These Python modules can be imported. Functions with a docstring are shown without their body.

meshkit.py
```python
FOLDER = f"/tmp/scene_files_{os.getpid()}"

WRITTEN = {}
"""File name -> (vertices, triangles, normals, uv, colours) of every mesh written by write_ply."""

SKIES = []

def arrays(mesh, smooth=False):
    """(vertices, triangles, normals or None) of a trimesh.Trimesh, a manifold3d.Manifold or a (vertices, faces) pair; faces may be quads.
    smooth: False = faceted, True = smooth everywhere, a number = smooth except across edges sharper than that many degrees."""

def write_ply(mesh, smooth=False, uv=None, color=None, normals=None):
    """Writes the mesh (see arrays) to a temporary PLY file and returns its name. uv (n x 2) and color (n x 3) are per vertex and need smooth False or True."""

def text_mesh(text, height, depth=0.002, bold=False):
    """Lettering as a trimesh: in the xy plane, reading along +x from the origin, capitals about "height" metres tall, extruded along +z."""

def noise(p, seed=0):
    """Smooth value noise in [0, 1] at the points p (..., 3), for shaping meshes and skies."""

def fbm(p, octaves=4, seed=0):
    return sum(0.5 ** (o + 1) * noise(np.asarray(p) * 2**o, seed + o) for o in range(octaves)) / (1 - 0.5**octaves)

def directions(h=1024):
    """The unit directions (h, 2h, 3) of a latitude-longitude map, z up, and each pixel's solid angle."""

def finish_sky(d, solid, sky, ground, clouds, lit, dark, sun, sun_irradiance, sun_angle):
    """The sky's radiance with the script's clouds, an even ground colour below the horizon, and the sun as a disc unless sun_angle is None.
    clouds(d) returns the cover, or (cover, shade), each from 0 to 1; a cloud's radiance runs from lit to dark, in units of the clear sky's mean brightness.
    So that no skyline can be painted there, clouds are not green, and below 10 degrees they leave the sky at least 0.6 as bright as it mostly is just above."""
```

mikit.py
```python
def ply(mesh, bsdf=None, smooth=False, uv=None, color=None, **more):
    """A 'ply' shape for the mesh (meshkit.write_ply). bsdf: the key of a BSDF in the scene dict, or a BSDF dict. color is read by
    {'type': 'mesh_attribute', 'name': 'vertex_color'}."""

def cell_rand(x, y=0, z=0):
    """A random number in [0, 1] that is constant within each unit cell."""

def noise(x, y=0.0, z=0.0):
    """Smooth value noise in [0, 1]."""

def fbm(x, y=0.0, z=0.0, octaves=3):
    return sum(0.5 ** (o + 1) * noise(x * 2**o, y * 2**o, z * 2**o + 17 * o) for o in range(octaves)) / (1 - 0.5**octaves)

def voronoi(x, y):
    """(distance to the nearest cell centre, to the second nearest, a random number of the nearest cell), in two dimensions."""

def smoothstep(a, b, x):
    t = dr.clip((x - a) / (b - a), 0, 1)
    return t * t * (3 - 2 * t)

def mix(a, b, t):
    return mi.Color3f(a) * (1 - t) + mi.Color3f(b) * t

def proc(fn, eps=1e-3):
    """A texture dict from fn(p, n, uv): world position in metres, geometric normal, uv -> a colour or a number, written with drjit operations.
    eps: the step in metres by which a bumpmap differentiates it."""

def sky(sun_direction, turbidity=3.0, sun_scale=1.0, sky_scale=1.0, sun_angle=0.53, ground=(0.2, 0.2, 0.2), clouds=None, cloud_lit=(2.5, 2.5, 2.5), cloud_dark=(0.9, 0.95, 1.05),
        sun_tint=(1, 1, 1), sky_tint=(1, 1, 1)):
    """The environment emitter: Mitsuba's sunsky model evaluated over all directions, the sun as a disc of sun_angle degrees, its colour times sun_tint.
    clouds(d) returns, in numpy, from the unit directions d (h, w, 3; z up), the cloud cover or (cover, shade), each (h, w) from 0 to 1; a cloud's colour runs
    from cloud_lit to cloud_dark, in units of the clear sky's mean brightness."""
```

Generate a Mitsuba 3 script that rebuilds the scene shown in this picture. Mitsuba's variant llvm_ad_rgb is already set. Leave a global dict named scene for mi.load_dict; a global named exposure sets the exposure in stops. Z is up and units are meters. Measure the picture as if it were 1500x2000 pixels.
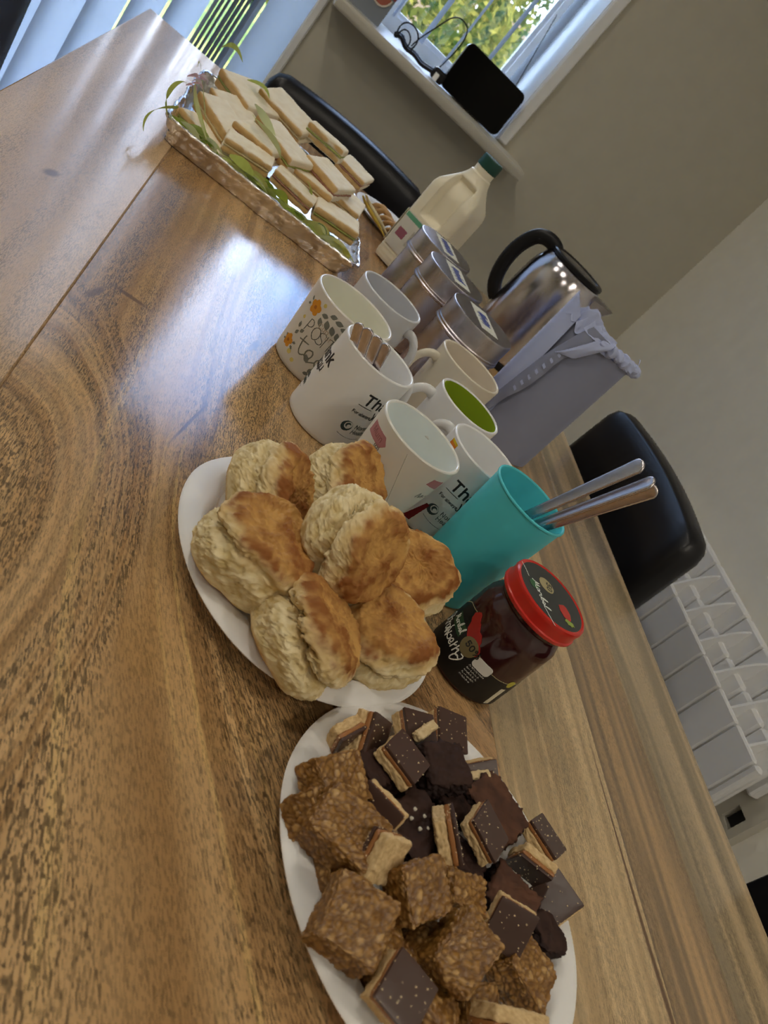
import math, random
import numpy as np, trimesh, manifold3d as m3, drjit as dr
import mitsuba as mi, mikit, meshkit
from mikit import noise, fbm, cell_rand, smoothstep, mix, proc, ply
from scipy.spatial.transform import Rotation as Rot
random.seed(3); np.random.seed(3)
RNG = np.random.default_rng(3)
PI = math.pi
scene, labels = {}, {}
# ---------------------------------------------------------------- camera, sky, lights, exposure
exposure = 2.36
R_, U_, F_ = np.array([.76328, -.034582, .645142]), -np.array([.49981, -.601137, -.623558]), np.array([.409383, .798397, -.441551])
CM = np.eye(4); CM[:3, 0] = -R_; CM[:3, 1] = U_; CM[:3, 2] = F_; CM[:3, 3] = (0, 0, 1.11)
scene['camera'] = dict(type='thinlens', to_world=mi.ScalarTransform4f(CM), fov=2 * math.degrees(math.atan(750 / 1587.67)), fov_axis='x',
                       near_clip=.02, far_clip=200., aperture_radius=.0011, focus_distance=.74)
def clouds(d):
    return np.clip((meshkit.fbm(d * 3.0, 4, 5) - .46) * 4, 0, .8)
scene['sky'] = mikit.sky((.55, -.5, .72), turbidity=3.0, sun_scale=1.3, sky_scale=9.5, sun_angle=1.0, ground=(.25, .26, .2), clouds=clouds, sky_tint=(.90, .98, 1.14), cloud_lit=(2.2, 2.4, 2.75), cloud_dark=(.85, .95, 1.12))
SKY_GAIN = 1.0
LAMP = 30.0           # radiance of the ceiling downlights
T0 = .75              # table top

# ---------------------------------------------------------------- helpers
def T4(loc=(0, 0, 0), rot=None, s=1.0):
    m = np.eye(4); m[:3, :3] = (np.eye(3) if rot is None else rot.as_matrix()) * s; m[:3, 3] = loc
    return m
def rz(a): return Rot.from_euler('z', a)
def key_of(name, parent=None):
    base = (parent + '__' if parent else '') + name
    if base not in USED: USED.add(base); return base
    k = 1
    while f'{base}_{k:03d}' in USED: k += 1
    USED.add(f'{base}_{k:03d}'); return f'{base}_{k:03d}'
USED = set()
def tag(key, label=None, cat=None, group=None, kind=None):
    d = labels.setdefault(key, {})
    for a, b in (('label', label), ('category', cat), ('group', group), ('kind', kind)):
        if b: d[a] = b
def thing(name, label, cat, group=None):
    k = key_of(name); tag(k, label, cat, group); return k
def mesh_of(m):
    if isinstance(m, trimesh.Trimesh): return m
    if hasattr(m, 'to_mesh'):
        q = m.to_mesh(); return trimesh.Trimesh(q.vert_properties[:, :3], q.tri_verts, process=False)
    return trimesh.Trimesh(m[0], m[1], process=False)
def put(name, mesh, bsdf, parent=None, smooth=30, M=None, color=None, label=None, kind=None, **more):
    m = mesh_of(mesh).copy()
    if M is not None: m.apply_transform(M)
    k = key_of(name, parent)
    if color is not None and smooth not in (True, False): smooth = True
    scene[k] = ply(m, bsdf, smooth=smooth, color=color, **more)
    if label or kind: tag(k, label, kind=kind)
    return k
def single(name, mesh, bsdf, label, cat, group=None, **kw):
    k = put(name, mesh, bsdf, **kw); tag(k, label, cat, group); return k
def struct(name, mesh, bsdf, **kw):
    k = put(name, mesh, bsdf, smooth=kw.pop('smooth', False), **kw)
    if '__' not in k: tag(k, kind='structure')
    return k
def cat(*ms): return trimesh.util.concatenate([mesh_of(m) for m in ms])
def box(x0, x1, y0, y1, z0, z1):
    m = trimesh.creation.box((x1 - x0, y1 - y0, z1 - z0)); m.apply_translation(((x0 + x1) / 2, (y0 + y1) / 2, (z0 + z1) / 2)); return m
def rgrid(half, r, k=8):
    """A box with rounded edges, each side a k x k grid (closed)."""
    half = np.array(half, float); ks = [k] * 3 if np.isscalar(k) else list(k)
    V, Fc, n = [], [], 0
    for ax in range(3):
        a, b = (ax + 1) % 3, (ax + 2) % 3
        for s in (-1, 1):
            u, v = np.meshgrid(np.linspace(-1, 1, ks[a] + 1), np.linspace(-1, 1, ks[b] + 1), indexing='ij')
            p = np.zeros(u.shape + (3,)); p[..., ax] = s; p[..., a] = u; p[..., b] = v
            i = np.arange(u.size).reshape(u.shape) + n
            q = np.stack([i[:-1, :-1], i[1:, :-1], i[1:, 1:], i[:-1, 1:]], -1).reshape(-1, 4)
            if s < 0: q = q[:, ::-1]
            V.append(p.reshape(-1, 3)); Fc += [q[:, [0, 1, 2]], q[:, [0, 2, 3]]]; n += u.size
    V = np.vstack(V)
    V = np.sign(V) * (1 - (1 - np.abs(V)) ** 1.0)
    p = V * half; c = np.clip(p, -(half - r), half - r); d = p - c
    L = np.linalg.norm(d, axis=1, keepdims=True)
    p = np.where(L > 1e-9, c + d / np.maximum(L, 1e-9) * r, p)
    m = trimesh.Trimesh(p, np.vstack(Fc), process=False); m.merge_vertices(digits_vertex=7); return m
def rbox(cx, cy, cz, sx, sy, sz, r, k=3):
    m = rgrid((sx / 2, sy / 2, sz / 2), min(r, sx / 2, sy / 2, sz / 2), k + 2)
    m.apply_translation((cx, cy, cz)); return m
def cbox(x0, x1, y0, y1, z0, z1, c=.002):
    """A box with chamfered edges (44 triangles)."""
    h = np.array([x1 - x0, y1 - y0, z1 - z0]) / 2; P = []
    for s in np.array(np.meshgrid([-1, 1], [-1, 1], [-1, 1])).T.reshape(-1, 3):
        for ax in range(3):
            q = h - c; q[ax] = h[ax]; P.append(s * q)
    m = trimesh.convex.convex_hull(np.array(P)); m.apply_translation(((x0 + x1) / 2, (y0 + y1) / 2, (z0 + z1) / 2)); return m
def lathe(prof, n=64):
    """Profile [(r, z)] turned about z; closed where r is 0."""
    prof = np.array(prof, float); a = np.arange(n) * 2 * PI / n
    V = np.stack([prof[:, 0, None] * np.cos(a), prof[:, 0, None] * np.sin(a), np.repeat(prof[:, 1, None], n, 1)], -1)
    i = np.arange(len(prof))[:-1, None]; j = np.arange(n)[None]; jn = (j + 1) % n
    q = np.stack([i * n + j, i * n + jn, (i + 1) * n + jn, (i + 1) * n + j], -1).reshape(-1, 4)
    m = trimesh.Trimesh(V.reshape(-1, 3), np.vstack([q[:, [0, 1, 2]], q[:, [0, 2, 3]]]), process=False)
    m.merge_vertices(digits_vertex=8); m.update_faces(m.nondegenerate_faces()); return m
def tube(pts, rad, n=8, closed_ends=True, flat=1.0, up=(0, 0, 1)):
    p = np.array(pts, float); N = len(p)
    t = np.gradient(p, axis=0); t /= np.linalg.norm(t, axis=1, keepdims=True) + 1e-12
    a = np.cross(t, np.array(up, float)); bad = np.linalg.norm(a, axis=1) < 1e-3
    a[bad] = np.cross(t[bad], (0, 1, .1)); a /= np.linalg.norm(a, axis=1, keepdims=True)
    b = np.cross(t, a); ang = np.arange(n) * 2 * PI / n
    r = np.broadcast_to(rad, (N,))[:, None, None]
    V = p[:, None] + r * (np.cos(ang)[None, :, None] * a[:, None] + flat * np.sin(ang)[None, :, None] * b[:, None])
    i, j = np.meshgrid(np.arange(N - 1), np.arange(n), indexing='ij'); jn = (j + 1) % n
    q = np.stack([i * n + j, i * n + jn, (i + 1) * n + jn, (i + 1) * n + j], -1).reshape(-1, 4)
    V = V.reshape(-1, 3); Fc = [q[:, [0, 1, 2]], q[:, [0, 2, 3]]]
    if closed_ends:
        V = np.vstack([V, p[0], p[-1]]); k = np.arange(n); kn = (k + 1) % n
        Fc += [np.stack([kn, k, k * 0 + N * n], 1), np.stack([(N - 1) * n + k, (N - 1) * n + kn, k * 0 + N * n + 1], 1)]
    m = trimesh.Trimesh(V, np.vstack(Fc), process=False); m.fix_normals(); return m
def spline(pts, n=24):
    from scipy.interpolate import CubicSpline
    p = np.array(pts, float); s = np.r_[0, np.cumsum(np.linalg.norm(np.diff(p, axis=0), axis=1))]
    return CubicSpline(s, p)(np.linspace(0, s[-1], n))
def sheet(P, th=.0004):
    """A grid of points (n, m, 3) as a thin closed sheet."""
    n, k = P.shape[:2]; i = np.arange(n * k).reshape(n, k)
    q = np.stack([i[:-1, :-1], i[1:, :-1], i[1:, 1:], i[:-1, 1:]], -1).reshape(-1, 4)
    f = np.vstack([q[:, [0, 1, 2]], q[:, [0, 2, 3]]]); m = trimesh.Trimesh(P.reshape(-1, 3), f, process=False)
    nv = m.vertex_normals; V = np.vstack([P.reshape(-1, 3) + nv * th / 2, P.reshape(-1, 3) - nv * th / 2]); o = n * k
    e = np.r_[i[0, :-1], i[:-1, -1], i[-1, :0:-1], i[:0:-1, 0]]; en = np.roll(e, -1)
    s = np.vstack([np.stack([e, en, en + o], 1), np.stack([e, en + o, e + o], 1)])
    m = trimesh.Trimesh(V, np.vstack([f, f[:, ::-1] + o, s[:, ::-1]]), process=False); m.fix_normals(); return m
def extr(poly, h):
    return trimesh.creation.extrude_polygon(poly, h, engine='earcut')
from shapely.geometry import Polygon, LineString, Point, box as shbox
def sbox(x0, x1, y0, y1): return shbox(x0, y0, x1, y1)
from shapely.ops import unary_union
def strokes(lines, w, h=.00025):
    """Pen strokes (lists of x, y) as raised lettering."""
    g = unary_union([LineString(spline([(a, b, 0) for a, b in l], 14)[:, :2] if len(l) > 2 else l).buffer(w / 2, quad_segs=3) for l in lines])
    return cat(*[extr(q, h) for q in getattr(g, 'geoms', [g])])
def text(t, h, bold=False, d=.00025): return meshkit.text_mesh(t, h, d, bold)
def wrap(m, rad, th, z0, cx, cy, mx=.003, lift=.0001):
    """Bends flat artwork (x right, y up, z out) round the upright cylinder of radius rad(z) at angle th (degrees)."""
    m = mesh_of(m); m = m.subdivide_to_size(mx, max_iter=12) if m.extents.max() > mx else m.copy(); v = m.vertices
    z = v[:, 1] + z0; rr = np.array([rad(q) for q in z]) + v[:, 2] + lift; a = math.radians(th) + v[:, 0] / np.maximum(rr, 1e-6)
    m.vertices = np.stack([cx + rr * np.cos(a), cy + rr * np.sin(a), z + T0], 1); return m
def nz(p, f, o=3, seed=0): return meshkit.fbm(np.asarray(p) * f + 11.3, o, seed) - .5
def displace(m, amp, f, o=3, seed=0):
    m = m.copy(); m.vertices = m.vertices + m.vertex_normals * (nz(m.vertices, f, o, seed) * 2 * amp)[:, None]; return m

# ---------------------------------------------------------------- materials
def pr(col, rough=.5, spec=.5, **k):
    d = dict(type='principled', base_color=col if isinstance(col, dict) else dict(type='rgb', value=list(col)), roughness=rough, specular=spec); d.update(k); return d
def two(d): return dict(type='twosided', bsdf=d)
VC = dict(type='mesh_attribute', name='vertex_color')
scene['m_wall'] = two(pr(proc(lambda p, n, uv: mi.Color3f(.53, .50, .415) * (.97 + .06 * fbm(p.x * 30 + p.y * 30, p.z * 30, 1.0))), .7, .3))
scene['m_wall_right_lit'] = two(pr(proc(lambda p, n, uv: mi.Color3f(.80, .775, .70) * (.97 + .06 * fbm(p.y * 30, p.z * 30, 1.0))), .7, .3))  # same paint as the other walls, lightened to stand for light falling on it
scene['m_ceiling'] = two(pr((.78, .77, .73), .9, .2))
scene['m_white'] = two(pr((.80, .81, .82), .32))
scene['m_sill'] = two(pr((.50, .475, .41), .4))
scene['m_floor'] = two(pr(proc(lambda p, n, uv: mix((.16, .13, .10), (.22, .18, .14), fbm(p.x * 3, p.y * 14, 0)) * dr.select((p.y * 6 - dr.floor(p.y * 6)) < .03, .6, 1.)), .4))
scene['m_leather'] = two(pr((.006, .006, .008), .34, .38))
scene['m_vc'] = two(pr(VC, .75, .3))
scene['m_vcs'] = two(pr(VC, .35, .5))
scene['m_vcg'] = two(pr(VC, .12, .5))
scene['m_slat'] = dict(type='principledthin', base_color=dict(type='rgb', value=[.38, .41, .46]), roughness=.7, diff_trans=1.1, spec_trans=0.)
scene['m_glass'] = dict(type='thindielectric')
scene['m_steel'] = two(dict(type='roughconductor', material='Cr', alpha=.16, specular_reflectance=dict(type='rgb', value=[.86, .85, .84])))
scene['m_chrome'] = two(dict(type='roughconductor', material='Cr', alpha=.045))
scene['m_foil'] = two(dict(type='roughconductor', material='Al', alpha=.10))
scene['m_black'] = two(pr((.009, .009, .010), .35, .25))
scene['m_blackgloss'] = two(pr((.003, .003, .003), .12, .06))
scene['m_radiator'] = two(pr((.76, .76, .76), .4))
scene['m_paper'] = two(pr((.25, .27, .375), .9, .1))
scene['m_tissue'] = two(pr((.42, .47, .68), .9, .1))
scene['m_plate'] = two(pr((.76, .75, .73), .5, .4))

# table wood: mango boards, grain fanning out towards the near end
EDGES = [-.18, -.015, .275, .445, .597, .69, .803]
def wood(p, n, uv):
    x, y = p.x, p.y
    pid = mi.Float(0)
    for e in EDGES[1:-1]: pid += dr.select(x > e, 1., 0.)
    left = dr.select(x < .445, 1., 0.)
    q = .45 - y; fan = 1 + left * 1.9 * (q + dr.sqrt(q * q + .006))
    u = x / fan + .006 * (fbm(x * 9, y * 5, pid, 2) - .5) + pid * .37
    # cathedral figure on the second board
    rx, ry = (x + .01) / .085, (y - .40) / .20
    d = dr.sqrt(rx * rx + ry * ry) + .12 * (fbm(x * 22, y * 14, 3.0, 2) - .5)
    cath = dr.select((pid > .5) & (pid < 1.5), 1 - smoothstep(.9, 1.5, d), 0.)
    g = dr.lerp(u * 26, d * 5.5, cath)
    band = noise(g * 1.0, y * 1.1 + pid * 7, pid)
    fine = noise(g * 6.0, y * 4, pid + 5)
    warm = mix((.33, .180, .068), (.63, .405, .192), smoothstep(.1, .9, .6 * band + .4 * fine))
    st = smoothstep(.52, .72, noise(u * 34, y * 1.6, 8)) * smoothstep(.3, .6, noise(u * 150, y * 6, 3)); pale = mix(mix((.44, .30, .15), (.66, .475, .255), smoothstep(.2, .8, band * .5 + fine * .5)), mi.Color3f(.31, .225, .12), .6 * st)
    grey = mix((.23, .155, .085), (.50, .315, .150), smoothstep(.25, .75, noise(g * 2.2, y * 1.3, 21) * .6 + fine * .4))
    grey2 = mix((.27, .205, .120), (.54, .395, .225), smoothstep(.25, .75, noise(g * 2.6, y * 1.2, 27) * .6 + fine * .4))
    c = warm
    c = dr.select(pid < .5, mix((.42, .27, .14), (.58, .40, .23), band), c)
    c = dr.select(pid > 1.5, mix((.30, .155, .062), (.52, .31, .14), smoothstep(.2, .8, band * .6 + fine * .4)), c)
    c = dr.select(pid > 2.5, pale, c)
    c = dr.select(pid > 3.5, grey, c)
    c = dr.select(pid > 4.5, grey2, c)
    # dark band of heartwood and pale threads on the second board
    hb = smoothstep(.10, .118, u - .37) * (1 - smoothstep(.13, .15, u - .37)) * dr.select((pid > .5) & (pid < 1.5), 1., 0.)
    c = mix(c, mi.Color3f(.25, .125, .045), .55 * hb * smoothstep(.35, .65, noise(u * 220, y * 9, 2)))
    for u0, w, a in ((.113, .0012, .75), (.1005, .0010, .5), (.055, .0016, .6), (.058, .0009, .4), (.137, .0008, .4)):
        uu = dr.abs(u - .37 - u0 - .002 * (noise(y * 14, 1, u0 * 50) - .5) - .0012 * (noise(y * 70, 1, u0 * 90) - .5))
        c = mix(c, mi.Color3f(.66, .44, .18), a * (1 - smoothstep(w * .5, w * 1.4, uu)) * dr.select((pid > .5) & (pid < 1.5), 1., 0.) * smoothstep(.25, .6, noise(y * 9, u0 * 40, 4)))
    # pores: short dark dashes along the grain
    gu = dr.lerp(u, d * .085, cath)
    dens = smoothstep(.25, .75, noise(gu * 60, y * 3, pid + 9))
    f1 = noise(u * 3300, y * 380, pid); f2 = noise(u * 2100, y * 170, pid + 3)
    fl = smoothstep(.54, .72, f1) * (.40 + .60 * dens) + .8 * smoothstep(.58, .76, f2) * (.3 + .7 * dens)
    amt = dr.select(pid < 2.5, .76, .40) * dr.select(pid < .5, .6, 1.)
    ring = cath * .22 * smoothstep(.3, .8, .5 + .5 * dr.sin(d * 46 + 4 * noise(x * 20, y * 12, 2)))
    c = c * (1 - dr.clip(fl, 0, 1) * amt) * (1 - ring)
    # shakes and knots
    cr = dr.abs(x - .590 - .006 * (noise(y * 9, 0, 1) - .5)) / (.0012 + .0022 * (1 - smoothstep(.24, .42, y)))
    c = mix(c, mi.Color3f(.10, .045, .02), (1 - smoothstep(.4, 1.3, cr)) * (1 - smoothstep(.40, .56, y)) * .9)
    for kx, ky, sx, sy in ((.002, .698, .004, .018), (.118, .60, .0016, .045), (.03, .73, .02, .004), (-.09, .86, .006, .012), (.16, .80, .004, .02)):
        kk = dr.sqrt(dr.square((x - kx - .25 * (y - ky)) / sx) + dr.square((y - ky) / sy))
        c = mix(c, mi.Color3f(.09, .04, .02), .8 * (1 - smoothstep(.5, 1.3, kk)))
    return c * .94
def wood_rough(p, n, uv):
    return .11 + .10 * fbm(p.x * 14, p.y * 9, 1.0)
def wood_bump(p, n, uv):
    return noise(p.x * 420, p.y * 70, 2) * .5 + noise(p.x * 190, p.y * 150, 5) * .5
WOOD = two(dict(type='bumpmap', arbitrary=proc(wood_bump, 4e-4), scale=.00003, bsdf=pr(proc(wood), proc(wood_rough), .6)))
scene['m_wood'] = WOOD

# ================================================================ the room
FW, RW = 2.32, 1.32      # far wall, right wall (inner faces)
def wall_panels(x0, x1, holes, y0, y1, z1=2.4):
    """Upright wall along x with rectangular holes (hx0, hx1, hz0, hz1)."""
    ms, xs = [], sorted({x0, x1, *[h[0] for h in holes], *[h[1] for h in holes]})
    for a, b in zip(xs[:-1], xs[1:]):
        h = [q for q in holes if q[0] <= a + 1e-6 and q[1] >= b - 1e-6]
        if not h: ms.append(box(a, b, y0, y1, -.05, z1)); continue
        _, _, za, zb = h[0]
        if za > 0: ms.append(box(a, b, y0, y1, -.05, za))
        ms.append(box(a, b, y0, y1, zb, z1))
    return cat(*ms)
WX0, WX1, WZ0, WZ1 = .19, .62, .93, 2.05
DX0, DX1, DZ1 = -1.75, .07, 2.1
struct('floor', box(-2.4, 1.5, -2.6, 2.6, -.08, 0), 'm_floor')
struct('ceiling', box(-2.4, 1.5, -2.6, 2.6, 2.4, 2.5), 'm_ceiling')
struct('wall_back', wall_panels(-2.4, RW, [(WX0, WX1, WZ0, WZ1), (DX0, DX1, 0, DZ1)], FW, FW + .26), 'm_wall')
struct('wall_right', box(RW, RW + .15, -2.6, FW + .26, -.05, 2.4), 'm_wall_right_lit')
struct('wall_left', box(-2.4, -2.25, -2.6, FW, -.05, 2.4), 'm_wall')
struct('wall_front', box(-2.25, RW, -2.6, -2.45, -.05, 2.4), 'm_wall')
struct('baseboard_right', cbox(RW - .015, RW, -2.4, FW, 0, .1, .003), 'm_white')
struct('baseboard_back', cbox(.09, RW - .02, FW - .015, FW, 0, .1, .003), 'm_white')
# window: frame, sash, pane, sill
yw = FW + .19
w = struct('window_1', cat(box(WX0, WX0 + .05, yw, yw + .06, WZ0, WZ1), box(WX1 - .05, WX1, yw, yw + .06, WZ0, WZ1), box(WX0, WX1, yw, yw + .06, WZ0, WZ0 + .07), box(WX0, WX1, yw, yw + .06, WZ1 - .06, WZ1)), 'm_white')
put('sash_bead', cat(box(WX0 + .05, WX1 - .05, yw + .012, yw + .03, WZ0 + .07, WZ0 + .082), box(WX1 - .062, WX1 - .05, yw + .012, yw + .03, WZ0 + .07, WZ1 - .06), box(WX0 + .05, WX0 + .062, yw + .012, yw + .03, WZ0 + .07, WZ1 - .06)), 'm_white', w, smooth=False)
put('pane', box(WX0 + .05, WX1 - .05, yw + .03, yw + .031, WZ0 + .07, WZ1 - .06), 'm_glass', w, smooth=False)
put('reveal_lining', cat(box(WX1 - .006, WX1 + .001, FW - .002, yw, WZ0 + .036, WZ1), box(WX0 - .001, WX0 + .006, FW - .002, yw, WZ0 + .036, WZ1)), 'm_white', w, smooth=False)
put('edge_trim', cbox(WX1 - .004, WX1 + .028, FW - .014, FW - .001, WZ0 + .04, WZ1, .004), 'm_white', w, smooth=False)
sl = struct('trim_1', rbox((.09 + .71) / 2, (2.20 + yw) / 2, .948, .62, yw - 2.20, .034, .012, 5), 'm_sill', smooth=40)
# patio door: frame, pane, stile
yd = FW + .16
d = struct('door_1', cat(box(DX0, DX1, yd, yd + .07, .0, .07), box(DX0, DX1, yd, yd + .07, DZ1 - .08, DZ1), box(DX0, DX0 + .08, yd, yd + .07, 0, DZ1), box(DX1 - .028, DX1, yd, yd + .07, 0, DZ1)), 'm_white')
for a, b in ((DX0 + .08, -.87), (-.81, DX1 - .028)):
    put('pane', box(a, b, yd + .03, yd + .031, .07, DZ1 - .08), 'm_glass', d, smooth=False)
put('stile', box(-.87, -.81, yd + .01, yd + .06, .07, DZ1 - .08), 'm_white', d, smooth=False)
put('edge_trim', cbox(DX1 - .006, DX1 + .016, FW - .012, FW, 0, DZ1 + .02, .004), 'm_white', d, smooth=False)
struct('ground', box(-14, 16, FW + .3, 24, -.3, -.2), two(pr(proc(lambda p, n, uv: dr.select(p.y < 4.6, mix((.30, .31, .33), (.42, .43, .45), fbm(p.x * 4, p.y * 4, 0)), mix((.16, .26, .05), (.34, .42, .10), fbm(p.x * 6, p.y * 6, 0)))), .9, .2)), label='grey paving and lawn outside the window')

# vertical blinds: every slat is a part
def slat(x, y, ang, z0, z1, wd=.089, bow=.012):
    s = np.linspace(-.5, .5, 9); q = np.stack([s * wd, bow * (1 - 4 * s * s) * .9], 1)
    ca, sa = math.cos(ang), math.sin(ang)
    X = x + q[:, 0] * ca - q[:, 1] * sa; Y = y + q[:, 0] * sa + q[:, 1] * ca
    P = np.stack([np.stack([X, Y, np.full(9, z)], 1) for z in (z0, z1)], 0)
    i = np.arange(18).reshape(2, 9); f = np.stack([i[0, :-1], i[0, 1:], i[1, 1:], i[1, :-1]], -1)
    return trimesh.Trimesh(P.reshape(-1, 3), np.vstack([f[:, [0, 1, 2]], f[:, [0, 2, 3]]]), process=False)
b = thing('vertical_blind', 'long white vertical blind with curved fabric slats hanging over the patio door', 'blind')
put('head_rail', cbox(DX0 + .01, DX1 - .1, FW + .02, FW + .06, DZ1 - .05, DZ1 - .01), 'm_white', b)
put('slat', slat(.024, FW + .03, .05, .04, DZ1 - .05, wd=.100, bow=.006), 'm_slat', b, smooth=True)
for k in range(8):
    put('slat', slat(-.035 - .0125 * k, FW + .05 + .002 * (k % 2), math.radians(95.6 + 2.5 * math.sin(k * 2.1) - .3 * k), .04, DZ1 - .05, bow=.008), 'm_slat', b, smooth=True)
for k in range(20):
    x = -.172 - .0785 * k
    put('slat', slat(x, FW + .05, math.radians(28 + 4 * math.sin(k * 1.7) + (12 if k in (0, 1, 2) else 0)), .04, DZ1 - .05), 'm_slat', b, smooth=True)
b = thing('window_blind', 'white vertical blind with open slats hanging in the small window', 'blind')
put('head_rail', cbox(WX0 + .01, WX1 - .01, FW + .06, FW + .10, WZ1 - .05, WZ1 - .01), 'm_white', b)
for k, x in enumerate((.235, .325, .405, .49, .575)):
    put('slat', slat(x, FW + .085, math.radians(86 + 5 * math.sin(k * 2)), 1.0, WZ1 - .05, bow=.006), 'm_slat', b, smooth=True)

# ceiling downlights (above the frame)
for x, y in ((-.6, 1.5), (-1.5, .9), (-.6, .3), (.9, -.45), (-.6, -1.2), (.7, -1.2)):
    k = thing('ceiling_downlight', 'round recessed ceiling downlight', 'lamp', 'ceiling downlights')
    m = lathe([(.058, 2.392), (.07, 2.385), (.075, 2.40), (.058, 2.40), (.058, 2.392)], 32); m.apply_translation((x, y, 0)); put('ring', m, 'm_white', k)
    m = trimesh.creation.cylinder(.057, .004, sections=32); m.apply_translation((x, y, 2.394))
    put('lens', m, 'm_white', k, emitter=dict(type='area', radiance=dict(type='rgb', value=[LAMP * 1.0, LAMP * .91, LAMP * .77])))

# ================================================================ the table
t = thing('dining_table', 'long mango wood dining table with a glossy board top covered with food', 'table')
for a, b in zip(EDGES[:-1], EDGES[1:]):
    g = .00008
    put('board', cbox(a + (g if a > -.18 else 0), b - (g if b < .803 else 0), -.10, 1.768, .712, T0, .0002 if -.18 < a and b < .8 else .002), 'm_wood', t, smooth=False)
for x in (-.14, .695):
    for y in (-.05, 1.65):
        put('leg', cbox(x, x + .075, y, y + .075, 0, .712, .004), 'm_wood', t, smooth=False)
put('apron', cat(box(-.12, .75, -.03, -.005, .63, .712), box(-.12, .75, 1.67, 1.695, .63, .712), box(-.12, -.095, -.03, 1.69, .63, .712), box(.725, .75, -.03, 1.69, .63, .712)), 'm_wood', t, smooth=False)

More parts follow.
